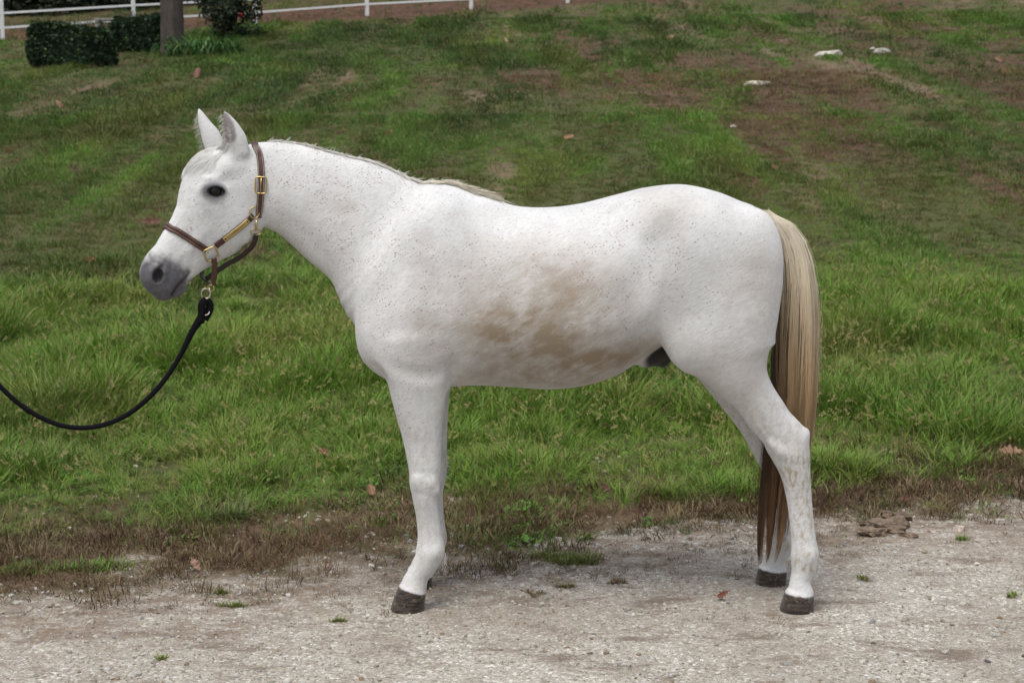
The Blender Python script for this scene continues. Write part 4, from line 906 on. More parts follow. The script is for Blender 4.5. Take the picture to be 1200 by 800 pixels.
# ---- weathered garden bench between the hedges
bp = onground(122, 58); bx_, by_ = bp[0] + .05, bp[1] + .55; bz_ = gz(bx_, by_); t = NT('weathered_wood'); t.set(Base_Color=t.mix(t.noise(t.map(t.objc(), (3, 30, 30)), 1, 4), (.20, .185, .165), (.36, .34, .31)), Roughness=.9); WOOD = t.m
bench = empty('garden_bench', (bx_, by_, bz_), 'weathered grey backless bench half hidden between the clipped hedges', 'bench')
for k in range(4): mesh_obj('seat_slat', *box((bx_, by_ - .16 + k * .11, bz_ + .60), (.34, .048, .022)), WOOD, bench, smooth=False)
for sx in (-.28, .28):
    for sy, hh in ((-.17, .58), (.22, .58)): mesh_obj('leg', *box((bx_ + sx, by_ + sy, bz_ + hh / 2 - .03), (.038, .032, hh / 2 + .03)), WOOD, bench, smooth=False)
# ---- dark wood and a pale house beyond the fence
DARKL = leaf_mat('wood_leaves', (.008, .013, .007), (.024, .034, .014), (.09, .06, .02)); WL = ['dark dense evergreen tree beyond the fence, low boughs to the ground', 'dark brownish broadleaf tree standing beyond the fence']
DARKB = leaf_mat('autumn_leaves', (.022, .018, .008), (.060, .048, .016), (.14, .07, .02))
wood = [(-62, 6, 47.), (-25, 4, 48.5), (8, 2, 47.), (38, 3, 49.), (66, 3, 47.5), (92, 2, 50.), (150, 1, 49.), (185, -3, 50.5), (228, -2, 50.), (262, -8, 52.), (300, -9, 53.), (345, -9, 55.)]
for i, (u, v, D) in enumerate(wood):
    p = P(u, v, D - 6); x_, y_ = p[0], D - 6; zb = gz(x_, y_); kind = i % 2; h = rng.uniform(4.2, 5.6)
    tr_ = empty('evergreen_tree' if kind == 0 else 'broadleaf_tree', (x_, y_, zb), WL[kind], 'tree', 'dark trees beyond the fence' if kind == 0 else 'brownish trees beyond the fence')
    mesh_obj('trunk', *limb([(x_, y_, zb - .2), (x_ + .05, y_, zb + h * .5), (x_, y_, zb + h * .95)], [.16, .11, .03], 8), BARK, tr_)
    m = 60; C = np.vstack([np.array([x_, y_, zb]) + np.array([math.cos(a) * r, math.sin(a) * r, zc]) + rng.normal(0, .22, (110, 3)) for a, zc in zip(rng.uniform(0, 6.28, m), rng.uniform(0, 1, m) ** 1.7 * h) for r in [rng.uniform(.2, 1.) * (1.45 - .75 * zc / h)]])
    leaves('crown', C, .085, DARKL if kind == 0 else DARKB, tr_, .5)
hx, hy = P(116, 3, 50)[0], 50.0; hz = gz(hx, hy); house = empty('outbuilding', (hx, hy, hz), 'pale grey outbuilding glimpsed through the trees beyond the fence', 'building')
t = NT('grey_siding'); t.set(Base_Color=t.mix(t.noise(t.objc(), 3, 4), (.34, .36, .38), (.48, .50, .53)), Roughness=.8); SID = t.m; t = NT('dark_roofing'); t.set(Base_Color=(.06, .055, .055), Roughness=.9); ROOF = t.m
t = NT('dark_pane'); t.set(Base_Color=(.02, .025, .03), Roughness=.1); PANE = t.m
mesh_obj('wall', *box((hx, hy, hz + .9), (1.6, 1.5, 1.35)), SID, house, smooth=False); rf = [(hx + a * 1.8, hy + b * 1.75, hz + c) for a, b, c in ((-1, -1, 2.15), (1, -1, 2.15), (1, 0, 3.1), (-1, 0, 3.1), (-1, 1, 2.15), (1, 1, 2.15))]
mesh_obj('roof', rf, [[0, 1, 2, 3], [3, 2, 5, 4], [0, 3, 4], [1, 5, 2], [0, 4, 5, 1]], ROOF, house, smooth=False)
wf = mesh_obj('window', *box((hx + .6, hy - 1.51, hz + 1.2), (.36, .03, .42)), VINYL, house, smooth=False); mesh_obj('pane', *box((hx + .6, hy - 1.545, hz + 1.2), (.30, .01, .36)), PANE, wf, smooth=False)
print('background', round(time.time() - T0, 1))
# ================================================================== GRASS AND GRAVEL (nobody could count them)
src = bpy.data.collections.new('grass_sources')
def blade_mat():
    t = NT('grass_blades'); tint = t.attr('tint', 'INSTANCER', 'Color'); h = t.attr('hh'); r = t.attr('rr')
    c = t.mix(t.ss(r, .0, 1., .0, .45), tint, t.mix(.5, tint, (.19, .20, .045)))
    c = t.mix(t.ss(r, .86, .90, 0, .8), c, (.30, .23, .115))                        # dry blades among the green
    c = t.mix(t.math('MULTIPLY', t.ss(h, .1, 1.), t.ss(t.math('FRACT', t.math('MULTIPLY', r, 7.3)), .5, 1., 0, .4)), c, (.26, .27, .085))   # pale tips
    t.set(Base_Color=c, Roughness=.55); t.b.inputs['Specular IOR Level'].default_value = .25
    tr = t.n('ShaderNodeBsdfTranslucent'); t.l(c, tr.inputs[0]); mx = t.n('ShaderNodeMixShader'); mx.inputs[0].default_value = .28
    t.l(t.b.outputs[0], mx.inputs[1]); t.l(tr.outputs[0], mx.inputs[2]); t.l(mx.outputs[0], t.out.inputs[0]); return t.m
BLADE = blade_mat()
def tuft(name, n, ln, wd, rad, lean, bend, seg=3, kinds=None, seed=0):
    q = np.random.default_rng(seed); V = []; F = []; hh = []; rr = []
    for i in range(n):
        a = q.uniform(0, 6.283); ro = rad * math.sqrt(q.random()); c = np.array([math.cos(a) * ro, math.sin(a) * ro, -.01])
        az = a + q.normal(0, .9); le = lean * q.uniform(.3, 1.3); L = ln * q.uniform(.45, 1.1); w = wd * q.uniform(.6, 1.2); r = q.random()
        side = np.array([-math.sin(az), math.cos(az), 0]); b = len(V); pos = c.copy(); ang = le
        tw = q.normal(0, .5); side = side * math.cos(tw) + np.array([math.cos(az), math.sin(az), 0]) * math.sin(tw)
        for s in range(seg + 1):
            f = s / seg; ww = w * (1 - f ** 2.2) * .5
            if s < seg: V += [pos - side * ww, pos + side * ww]; hh += [f, f]; rr += [r, r]
            else: V.append(pos); hh.append(1.); rr.append(r)
            d = np.array([math.cos(az) * math.sin(ang), math.sin(az) * math.sin(ang), math.cos(ang)]); pos = pos + d * L / seg; ang += bend * q.uniform(.5, 1.4) / seg
        for s in range(seg - 1): F.append([b + 2 * s, b + 2 * s + 1, b + 2 * s + 3, b + 2 * s + 2])
        F.append([b + 2 * seg - 2, b + 2 * seg - 1, b + 2 * seg])
        if kinds == 'seed' and i % 2 == 0:           # a foxtail on the stalk
            d = d / np.linalg.norm(d); st = pos - d * .015
            for k in range(14):
                bb = len(V); o = st + d * (k / 14 * .055); rdir = q.normal(0, 1, 3); rdir -= d * rdir.dot(d); rdir /= np.linalg.norm(rdir)
                V += [o, o + d * .012 + rdir * .004, o + d * .008 + rdir * .012]; hh += [1, 1, 1]; rr += [.87 + .1 * q.random()] * 3; F.append([bb, bb + 1, bb + 2])
    me = bpy.data.meshes.new(name); me.from_pydata([tuple(v) for v in V], [], F); me.update(); me.materials.append(BLADE)
    set_attr(me, 'hh', hh); set_attr(me, 'rr', rr)
    o = bpy.data.objects.new(name, me); src.objects.link(o); return o
for k in range(4): tuft('tuft_%02d_long' % k, 20, .24, .0062, .055, .38, 1.3, 4, seed=k)
for k in range(4, 7): tuft('tuft_%02d_short' % k, 30, .085, .0050, .075, .75, .8, 2, seed=k)
for k in range(7, 9): tuft('tuft_%02d_dead' % k, 34, .080, .0036, .070, .85, 1.2, 2, seed=k)
for k in range(9, 11): tuft('tuft_%02d_seed' % k, 6, .40, .0030, .05, .22, .8, 4, 'seed', seed=k)
for k in range(11, 13): tuft('tuft_%02d_coarse' % k, 24, .11, .0105, .13, .70, .7, 2, seed=k)
def clover(name, seed):
    q = np.random.default_rng(seed); V = []; F = []
    for i in range(26):
        a = q.uniform(0, 6.28); r = .07 * math.sqrt(q.random()); c = np.array([math.cos(a) * r, math.sin(a) * r, q.uniform(.008, .035)]); u = q.normal(0, 1, 3) * (1, 1, .35); u /= np.linalg.norm(u)
        w = np.cross(u, (0, 0, 1)); w /= np.linalg.norm(w); L = q.uniform(.010, .019); b = len(V)
        V += [c - u * L, c + w * L * .6, c + u * L, c - w * L * .6]; F.append([b, b + 1, b + 2, b + 3])
    me = bpy.data.meshes.new(name); me.from_pydata([tuple(v) for v in V], [], F); me.update(); me.materials.append(BLADE)
    set_attr(me, 'hh', [0.3] * len(V)); set_attr(me, 'rr', np.repeat(q.random(26) * .8, 4)); o = bpy.data.objects.new(name, me); src.objects.link(o)
clover('tuft_13_clover', 5)
def scatter(name, pts, rot, scl, kind, tint, collection, kindtag='stuff', label=None, cat=None):
    me = bpy.data.meshes.new(name); me.vertices.add(len(pts)); me.vertices.foreach_set('co', np.asarray(pts, np.float32).ravel())
    set_attr(me, 'rot', rot, 'FLOAT_VECTOR'); set_attr(me, 'scl', scl, 'FLOAT_VECTOR'); set_attr(me, 'tint', np.hstack([tint, np.ones((len(pts), 1))]), 'FLOAT_COLOR')
    a = me.attributes.new('kind', 'INT', 'POINT'); a.data.foreach_set('value', np.asarray(kind, np.int32))
    o = bpy.data.objects.new(name, me); col.objects.link(o)
    ng = bpy.data.node_groups.new(name, 'GeometryNodeTree'); ng.interface.new_socket('Geometry', in_out='INPUT', socket_type='NodeSocketGeometry'); ng.interface.new_socket('Geometry', in_out='OUTPUT', socket_type='NodeSocketGeometry')
    N = ng.nodes.new; gi = N('NodeGroupInput'); go = N('NodeGroupOutput'); ip = N('GeometryNodeInstanceOnPoints'); ci = N('GeometryNodeCollectionInfo')
    ci.inputs['Collection'].default_value = collection; ci.inputs['Separate Children'].default_value = True; ci.inputs['Reset Children'].default_value = True
    def na(nm, ty):
        n = N('GeometryNodeInputNamedAttribute'); n.data_type = ty; n.inputs['Name'].default_value = nm; return n.outputs['Attribute']
    l = ng.links.new; l(gi.outputs[0], ip.inputs['Points']); l(ci.outputs[0], ip.inputs['Instance']); ip.inputs['Pick Instance'].default_value = True
    l(na('kind', 'INT'), ip.inputs['Instance Index'])
    e2r = N('FunctionNodeEulerToRotation'); l(na('rot', 'FLOAT_VECTOR'), e2r.inputs[0]); l(e2r.outputs[0], ip.inputs['Rotation']); l(na('scl', 'FLOAT_VECTOR'), ip.inputs['Scale'])
    l(ip.outputs[0], go.inputs[0]); md = o.modifiers.new('scatter', 'NODES'); md.node_group = ng
    return tag(o, label, cat, kind=kindtag)
def field_pts(n, d0, d1, power=0.0):
    """n random ground points in the wedge the camera sees (and a margin), uniform per square metre when power = 0"""
    D = rng.uniform(0, 1, n * 6) * (d1 - d0) + d0; w = (.43 * D + 1.5) * D ** (-power); D = D[rng.random(len(D)) * w.max() < w][:n]
    x = rng.uniform(-1, 1, len(D)) * (.43 * D + 1.5); return x, D - 6
def lay(x, y, scl, kind, tint, name, label, cat, lean=.15):
    n = len(x); z = ground(x, y); rot = np.stack([rng.normal(0, lean, n), rng.normal(0, lean, n), rng.uniform(0, 6.28, n)], 1)
    return scatter(name, np.stack([x, y, z], 1), rot, scl, kind, tint, src, 'stuff', label, cat)
G_BRIGHT, G_MID, G_DARK, G_YEL, G_DEAD = map(np.array, ((.125, .265, .028), (.078, .180, .025), (.036, .088, .022), (.20, .23, .046), (.125, .072, .044)))
def mixc(a, b, f): return a * (1 - f[:, None]) + b * f[:, None]
# long grass on the bank
x, y = field_pts(38000, 6.8, 14.8); z = zones(x, y); clump = fbm(x * 1.6, y * 1.6, 41, 4); keep = rng.random(len(x)) < z['tall'] * sstep(.26, .52, clump + .12); x, y, clump = x[keep], y[keep], clump[keep]; D = y + 6
n = len(x); f = fbm(x * .7, y * .7, 42); hgt = (.38 + 1.15 * sstep(.32, .75, clump)) * rng.uniform(.65, 1.15, n) * np.interp(D, [7.5, 8.6, 10.5, 12.2, 14], [.45, .85, 1.20, .75, .36])
hgt = hgt * (1 + .40 * sstep(.3, -1.4, x) * sstep(.45, .62, fbm(x * 1.1, y * 1.1, 47)))
tn = mixc(mixc(G_MID, G_BRIGHT, sstep(.25, .6, f)), G_YEL, .55 * sstep(.50, .72, fbm(x * 1.3 + 9, y * 1.3, 43)) + .10)
kind = rng.integers(0, 4, n); sd_ = rng.random(n) < .13 * sstep(-4, 2, x + 2.5); kind[sd_] = rng.integers(9, 11, sd_.sum())
hgt = np.where(sd_, rng.uniform(.45, .95, n) * np.interp(D, [7, 10, 14], [.75, 1, .6]), hgt); tn = np.where(sd_[:, None], G_YEL * 1.25, tn)
lay(x, y, np.stack([np.sqrt(hgt) * 1.05, np.sqrt(hgt) * 1.05, hgt], 1), kind, tn * rng.uniform(.65, 1.25, (n, 1)), 'long_grass', 'long bright green grass on the bank behind the horse', 'grass')
# short turf under it and up the hill
x1, y1 = field_pts(18000, 6.6, 14); x2, y2 = field_pts(62000, 12.5, 24); x3, y3 = field_pts(65000, 23, 44); x4, y4 = field_pts(27000, 43, 75)
x = np.concatenate([x1, x2, x3, x4]); y = np.concatenate([y1, y2, y3, y4]); z = zones(x, y); D = z['D']; cl = fbm(x * 1.5, y * .30, 51, 5)
fsd = fence_side(x, y); litt = sstep(-2.2, -.4, fsd + 2.2 * (fbm(x * .5, y * .5, 31) - .5)) * (1 - sstep(4, 10, x))
pk = z['turf'] * (1 - .72 * z['brown']) * (1 - .85 * z['bare']) * (1 - .55 * z['dead']) * (.58 + .42 * sstep(.36, .56, cl)) * (1 - .92 * litt * (1 - .6 * sstep(2.5, 4, fsd + 3 * (fbm(x * .4, y * .4, 33) - .5))))
keep = rng.random(len(x)) < pk; x, y, D, cl = x[keep], y[keep], D[keep], cl[keep]; n = len(x)
kind = np.where(D < 23, rng.integers(4, 7, n), rng.integers(11, 13, n)); ci_ = (D < 9.0) & (rng.random(n) < .22); kind[ci_] = 13
s = rng.uniform(.6, 1.15, n) * (.7 + .75 * sstep(.42, .72, cl)) * np.interp(D, [7, 12, 22.9, 23, 40, 70], [.9, 1.0, 1.15, .85, 1.2, 1.8])
f = fbm(x * .5, y * .09, 52); g = fbm(x * 1.9, y * .40, 53)
tn = mixc(mixc(G_DARK, G_MID, sstep(.3, .72, f)), G_BRIGHT, .75 * sstep(.52, .75, g) * np.interp(D, [10, 18, 60], [1, .55, .3])); tn = mixc(tn, G_YEL * .75, .55 * sstep(.52, .72, fbm(x * .9, y * .18, 54)))
lay(x, y, np.stack([s, s, s * rng.uniform(.6, 1.1, n)], 1), kind, tn * rng.uniform(.55, 1.3, (n, 1)) * (.65 + .7 * sstep(.35, .68, fbm(x * 2.6, y * .55, 57)))[:, None], 'turf_grass', 'short patchy green turf covering the hillside', 'grass', .2)
# dead brown grass: the fringe of the gravel and the burnt patches of the hill
x1, y1 = field_pts(24000, 5.6, 9.8); x2, y2 = field_pts(30000, 12.5, 30); x3, y3 = field_pts(15000, 30, 60); x = np.concatenate([x1, x2, x3]); y = np.concatenate([y1, y2, y3]); z = zones(x, y); D = z['D']
spr = sstep(.52, .68, fbm(x * 1.5, y * 2.6, 61, 4)) * (.16 + .5 * sstep(-1.0, -.1, z['e'])) * (z['e'] < 0) * (D > 5.2)
keep = rng.random(len(x)) < np.maximum.reduce([z['dead'] * (.45 + .55 * sstep(.4, .6, fbm(x * 2, y * 2, 62))), .9 * z['brown'], .25 * z['bare'], spr, .22 * z['turf'] * (D > 12)]); x, y, D, e = x[keep], y[keep], D[keep], z['e'][keep]; n = len(x)
g = fbm(x * 1.4, y * 1.4, 63); tn = mixc(mixc(np.array([.070, .031, .025]), np.array([.19, .105, .066]), np.clip(sstep(.35, .68, g) + rng.normal(0, .25, n), 0, 1)), np.array([.32, .24, .14]), (rng.random(n) < .16) * .8)
s = rng.uniform(.6, 1.3, n) * np.interp(D, [6, 9, 25, 60], [.85, 1.25, 1.25, 2.2]) * np.where(e < -.1, .42, 1.)
lay(x, y, np.stack([s, s, s * rng.uniform(.45, 1.15, n)], 1), rng.integers(7, 9, n), tn * rng.uniform(.7, 1.2, (n, 1)), 'dead_grass', 'dead reddish brown grass along the gravel edge and in hill patches', 'dead grass', .3)
# loose stones of the gravel
peb = bpy.data.collections.new('pebble_sources')
def pebble_mat():
    t = NT('limestone_chips'); tint = t.attr('tint', 'INSTANCER', 'Color'); o = t.objc(); nz = t.noise(o, 2.5, 4, .6)
    t.set(Base_Color=t.mix(t.ss(nz, .35, .7, 0, .35), tint, t.mix(.5, tint, (.25, .2, .15))), Roughness=.9, Normal=t.bump(t.noise(o, 6, 4), .5, .1)); return t.m
PEB = pebble_mat()
def rock_geo(seed, sub=1, flat=.6):
    import bmesh
    q = np.random.default_rng(seed); bm = bmesh.new(); bmesh.ops.create_icosphere(bm, subdivisions=sub + 1, radius=1)
    V = np.array([v.co[:] for v in bm.verts]); F = [[v.index for v in f.verts] for f in bm.faces]; bm.free()
    for k in range(9):                      # chip facets off a ball
        d = q.normal(0, 1, 3); d /= np.linalg.norm(d); h = q.uniform(.55, .85); s = V @ d; V = V - np.maximum(s - h, 0)[:, None] * d
    V = V * (1, q.uniform(.65, .95), flat) ; return V, F
for k in range(6):
    V, F = rock_geo(100 + k, 1); me = bpy.data.meshes.new('pebble_%d' % k); me.from_pydata(V.tolist(), [], F); me.materials.append(PEB); peb.objects.link(bpy.data.objects.new('pebble_%d' % k, me))
x, y = field_pts(76000, 4.2, 8.4); z = zones(x, y); cl = fbm(x * 1.7, y * 2.3, 71, 4)
keep = rng.random(len(x)) < (1 - .85 * z['turf']) * (.25 + .75 * sstep(.35, .6, cl)); x, y = x[keep], y[keep]; n = len(x)
s = .0032 * np.exp(rng.normal(0, .58, n)) * np.interp(edge_line(x, y), [-2, -.5, 0, .3], [1., 1.0, 1.35, 1.5]); s = np.minimum(s, .016)
cr = rng.random((n, 1)); tn = np.where(cr < .55, np.array([.41, .37, .305]), np.where(cr < .82, np.array([.58, .555, .51]), np.where(cr < .93, np.array([.29, .21, .14]), np.array([.27, .265, .27])))) * rng.uniform(.75, 1.15, (n, 1))
scatter('gravel', np.stack([x, y, ground(x, y) + s * .15], 1), np.stack([rng.normal(0, .4, n), rng.normal(0, .4, n), rng.uniform(0, 6.28, n)], 1), np.stack([s, s, s], 1), rng.integers(0, 6, n), tn, peb, 'stuff', 'pale limestone gravel chips strewn over the track', 'gravel')
print('grass', round(time.time() - T0, 1))
# ================================================================== LEAVES, STONES, CLUMPS
def dry_leaf(u, v, px, label, colr, curl=.5, lift=.015, group=None):
    p = onground(u, v); p[2] = gz(p[0], p[1]) + lift; dist = np.linalg.norm(p - CAM); L = px / FPX * dist * .5; az = rng.uniform(0, 6.28); q = np.random.default_rng(int(u * 7 + v)); V = []; F = []
    out = [(-1.0, .04), (-.78, .28), (-.62, .16), (-.35, .50), (-.15, .26), (.15, .58), (.32, .27), (.55, .40), (.70, .15), (1.0, .02)]     # lobed oak-like outline
    tl_ = q.uniform(.45, 1.0); up = np.array([q.normal(0, .25), -math.sin(tl_), math.cos(tl_)]); up /= np.linalg.norm(up); ax = np.array([math.cos(az), math.sin(az), 0]); ax -= up * ax.dot(up); ax /= np.linalg.norm(ax); sd_ = np.cross(up, ax); p = p + np.array([0, 0, L * .35])
    def pt(a, b): return p + ax * L * a + sd_ * L * b + up * L * (curl * (b * b * 1.6 + .35 * a * a) + .06 * math.sin(a * 9))
    for a, b in out: V += [pt(a, b), pt(a, 0), pt(a, -b)]
    for i in range(len(out) - 1):
        for k in (0, 1): F.append([3 * i + k, 3 * i + k + 1, 3 * i + 4 + k, 3 * i + 3 + k])
    n = len(V); V += [q_ - up * .0012 for q_ in V]; F += [[i + n for i in f[::-1]] for f in F]
    V, F = join([(V, F), tube([pt(-1, 0), pt(-1.25, .05), pt(-1.5, .0)], [.0016, .0013, .001], 5)])
    t = NT('dry_leaf'); o = t.objc(); t.set(Base_Color=t.mix(t.noise(o, 40, 4), tuple(c * .35 for c in colr), tuple(c * .95 for c in colr)), Roughness=.75)
    o = mesh_obj('dry_leaf', V, F, t.m, origin=p, smooth=False); return tag(o, label, 'leaf', group)
TAN, RUST, BRN, PALE = (.36, .22, .13), (.22, .085, .045), (.085, .042, .026), (.50, .36, .24)
for a in [(229, 669, 19, 'pale pink-brown dry leaf lying flat on the gravel edge near the front hoof', (.42, .25, .17)), (846, 704, 15, 'small rust-red dry leaf on bare gravel between front and hind legs', (.23, .06, .03)),
          (435, 583, 22, 'tan dry leaf standing in dead grass in front of the foreleg', (.30, .15, .08)), (405, 410, 20, 'dark brown crumpled leaf in long grass below the horse\'s chest', BRN), (375, 458, 24, 'light brown leaf half sunk in long grass under the horse\'s neck', (.30, .17, .09)),
          (709, 507, 18, 'curled brown leaf upright in the grass beneath the belly', (.17, .075, .04)), (710, 578, 16, 'small dark red leaf on the dead grass fringe under the belly', (.15, .05, .03)), (1163, 389, 24, 'dark brown crumpled leaf high on the grass beyond the tail', (.10, .05, .03)),
          (1184, 537, 26, 'pale tan curled leaf in brown grass beyond the hind legs', (.40, .23, .15)), (381, 536, 17, 'orange-brown leaf in short grass left of the foreleg', (.28, .13, .07)), (381, 567, 11, 'small cream leaf scrap in the grass left of the foreleg', PALE),
          (178, 266, 26, 'star-shaped brown leaf on the hill just before the horse\'s nose', (.15, .065, .035)), (88, 204, 17, 'dark brown leaf on the dark green hill grass ahead of the horse', (.09, .04, .025)), (105, 310, 14, 'orange leaf on bright grass ahead of the horse\'s muzzle', (.27, .10, .05)),
          (22, 347, 16, 'dark leaf deep in grass above the hanging rope', BRN), (785, 48, 13, 'tan leaf on the upper hillside above the horse\'s croup', (.42, .25, .14)), (666, 165, 14, 'orange-tan leaf on the hill above the horse\'s back', (.40, .20, .10)),
          (455, 161, 13, 'rust leaf on the hill just above the horse\'s mane', (.25, .11, .06)), (593, 51, 10, 'pale scrap of leaf near the top of the hill grass', PALE), (1170, 73, 11, 'orange-brown leaf on the upper hill beside a grass clump', (.33, .17, .10)),
          (70, 128, 15, 'pale orange leaf on the left hill grass below the hedge', (.36, .20, .12)), (908, 201, 12, 'rust leaf on the hill above the tail', (.28, .12, .07)), (232, 92, 22, 'rust-brown leaf drift on turf in front of the tree trunk', (.20, .09, .06)), (1060, 590, 14, 'thin red-brown leaf on dead grass beyond the hind hoof', (.18, .07, .04))]:
    dry_leaf(*a)
def rock(u, v, px, label, colr, flat=.55, seed=0, group=None, cat='stone', name='stone', sub=2, depth=.25):
    p = onground(u, v); dist = np.linalg.norm(p - CAM); L = px / FPX * dist * .5; V, F = rock_geo(seed, sub + (1 if cat == 'clod' else 0), flat); V = np.array(V); V = V * (1 + .35 * (vnoise(V[:, 0] * 3 + seed, V[:, 1] * 3 + V[:, 2] * 2, seed) - .5)[:, None]); V = V * (1 + (.9 * (fbm(V[:, 0] * 3.1 + seed, V[:, 1] * 3.1 + V[:, 2] * 4, seed, 4) - .5))[:, None]) if cat == 'clod' else V; az = rng.uniform(-.5, .5); c_, s_ = math.cos(az), math.sin(az)
    V = V @ np.array([[c_, s_, 0], [-s_, c_, 0], [0, 0, 1]]) * L; z0 = gz(p[0], p[1]) + L * flat * depth; p = np.array([p[0], p[1], z0])
    t = NT('stone'); o = t.objc(); n = t.noise(o, 3 / L, 4, .65); t.set(Base_Color=t.mix(t.ss(n, .4, .7), colr, tuple(c * .5 for c in colr)), Roughness=.92, Normal=t.bump(t.noise(o, 6 / L, 4, .7), .7, .02))
    o = mesh_obj(name, V + p, F, t.m, origin=p, smooth=False); return tag(o, label, cat, group)
LIME = (.56, .53, .48)
for i, (u, v, px) in enumerate([(655, 633, 14), (863, 712, 13), (733, 781, 13), (787, 793, 14), (758, 771, 12), (615, 765, 11), (630, 640, 10), (746, 642, 11), (810, 645, 10), (541, 641, 11), (700, 640, 9), (160, 790, 13), (20, 707, 11), (1040, 640, 11), (1165, 745, 12), (1108, 765, 11), (940, 770, 14), (395, 780, 11), (545, 660, 9)]):
    rock(u, v, px, 'pale limestone chip, larger than the rest, loose in the gravel', LIME, .5, 300 + i, 'larger limestone chips in the gravel')
rock(972, 66, 32, 'longest pale rock slab lying on the brown upper hillside', (.50, .46, .40), .34, 410, depth=.4, name='rock', cat='rock'); rock(887, 101, 32, 'flat pale rock at the edge of the brown hill patch', (.50, .43, .35), .32, 411, depth=.4, name='rock', cat='rock')
rock(1032, 63, 22, 'squarish pale rock right beside the long slab on the hill', (.48, .45, .40), .45, 412, depth=.4, name='rock', cat='rock'); rock(860, 150, 12, 'small cream rock below the flat rock on the hill', (.60, .54, .46), .4, 413, name='rock', cat='rock'); rock(1023, 58, 9, 'pebble-sized pale rock behind the squarish rock', (.58, .55, .5), .5, 414, name='rock', cat='rock')
rock(1124, 622, 17, 'whitish stone with a rusty side at the gravel edge beyond the hind legs', (.60, .50, .42), .8, 415)
for i, (u, v, px, c) in enumerate([(1040, 618, 62, (.20, .145, .10)), (1022, 627, 36, (.24, .175, .12)), (1068, 629, 26, (.28, .20, .14)), (1052, 608, 40, (.17, .115, .08))]):
    rock(u, v, px, ['broad crumbled clod of brown earth behind the horse', 'rounded lump leaning on the broad earth clod', 'light tan lump at the end of the earth clods', 'darkest crumbly lump at the back of the earth clods'][i], c, [.30, .45, .42, .35][i], 430 + i, 'earth clods behind the horse', 'clod', 'earth_clod', 2, .2)
def grass_clump(u, v, wpx, dpx, n, ln, label, colr, dry=.1):
    p = onground(u, v); sc_ = np.linalg.norm(p - CAM) / FPX; V = []; F = []; cl_ = []
    blobs = [(rng.uniform(-.75, .75), rng.uniform(-.75, .75), rng.uniform(.18, .42)) for _ in range(max(3, n // 120))] + [(0, 0, .5)]
    for i in range(n):
        bx, by, br = blobs[rng.integers(0, len(blobs))]; q = rng.normal(0, .55, 2) * br; x = p[0] + (bx + q[0]) * wpx * sc_ * .5; y = p[1] + (by + q[1]) * dpx * sc_ * 1.9; c = np.array([x, y, gz(x, y) - .004]); az = rng.uniform(0, 6.28); ang = rng.uniform(.2, 1.3); L = ln * rng.uniform(.4, 1.2); w = .0017
        side = np.array([-math.sin(az), math.cos(az), 0]); b = len(V)
        for s in range(4): ww = w * (1 - (s / 3) ** 2) + .0003; V += [c - side * ww, c + side * ww]; c = c + np.array([math.cos(az) * math.sin(ang), math.sin(az) * math.sin(ang), math.cos(ang)]) * L / 3; ang += .3
        F += [[b + 2 * s, b + 2 * s + 1, b + 2 * s + 3, b + 2 * s + 2] for s in range(3)]; k = np.array((colr[0] * 1.6, colr[1] * 1.45, colr[2]) if rng.random() > dry else (.24, .17, .10)) * rng.uniform(.6, 1.25); cl_ += [(*k, 1)] * 8
    o = mesh_obj('grass_clump', V, F, CLUMP, origin=(p[0], p[1], gz(p[0], p[1]))); set_attr(o.data, 'tint', cl_, 'FLOAT_COLOR'); return tag(o, label, 'grass')
t = NT('clump_blades'); tc = t.attr('tint', out='Color'); t.set(Base_Color=tc, Roughness=.6); tr = t.n('ShaderNodeBsdfTranslucent'); t.l(tc, tr.inputs[0]); mx = t.n('ShaderNodeMixShader'); mx.inputs[0].default_value = .3
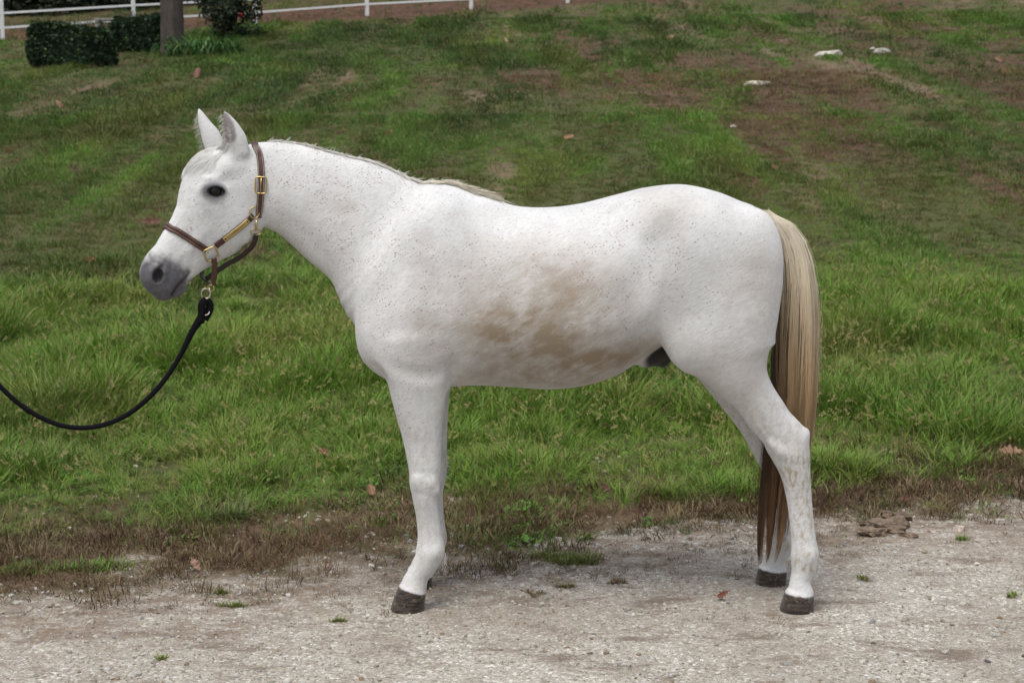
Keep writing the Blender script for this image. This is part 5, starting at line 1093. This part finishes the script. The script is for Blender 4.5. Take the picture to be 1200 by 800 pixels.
t.l(t.b.outputs[0], mx.inputs[1]); t.l(tr.outputs[0], mx.inputs[2]); t.l(mx.outputs[0], t.out.inputs[0]); CLUMP = t.m; GC = (.11, .165, .035)
grass_clump(664, 657, 92, 12, 1500, .045, 'flat dark green mat of grass in the gravel beneath the belly', (.095, .15, .032), .25)
for a in [(578, 664, 36, 5, 170, .03, 'small sparse grass patch just behind the forelegs', GC, .3), (685, 632, 18, 4, 130, .045, 'little upright tuft among stones beneath the belly', (.10, .15, .035), .05), (280, 711, 50, 5, 280, .03, 'thin low grass streak on gravel in front of the foreleg', GC, .25), (258, 694, 28, 4, 130, .03, 'scrap of grass beside the fallen leaf at the gravel edge', GC, .3),
          (664, 688, 24, 5, 120, .035, 'yellowing tuft on gravel under the belly', (.12, .12, .04), .5), (722, 684, 28, 6, 150, .035, 'dry straw-coloured tuft on gravel under the belly', (.15, .12, .05), .7), (630, 697, 30, 5, 140, .03, 'faded brownish tuft on gravel near the forelegs', (.13, .10, .05), .7), (1126, 633, 16, 5, 110, .035, 'bright tuft at the foot of the whitish stone', (.10, .17, .03), .05),
          (1010, 678, 18, 5, 100, .03, 'tiny tuft on gravel beside the hind hoof', GC, .3), (1188, 697, 16, 5, 90, .03, 'tiny dark tuft far out on the gravel behind the horse', GC, .2), (400, 728, 26, 4, 120, .025, 'tiny tuft before the front hoof toe', GC, .4), (190, 773, 18, 4, 90, .025, 'dark green speck of grass far forward on the track', GC, .2), (70, 668, 170, 16, 1500, .05, 'wide leafy green mat along the gravel edge ahead of the horse', (.085, .16, .028), .2),
          (1155, 512, 90, 8, 900, .20, 'fountain-shaped green clump in brown grass beyond the hind legs', (.075, .14, .035), .08), (780, 583, 40, 5, 300, .12, 'yellow-green clump on the dead fringe under the belly', (.11, .17, .035), .08), (265, 610, 60, 8, 420, .13, 'loose pale green clump on the dead fringe ahead of the foreleg', (.085, .14, .045), .15), (1190, 62, 45, 8, 600, .16, 'dark green clump at the top of the hill', (.04, .085, .025), .05)]:
    grass_clump(*a)
print('small things', round(time.time() - T0, 1))
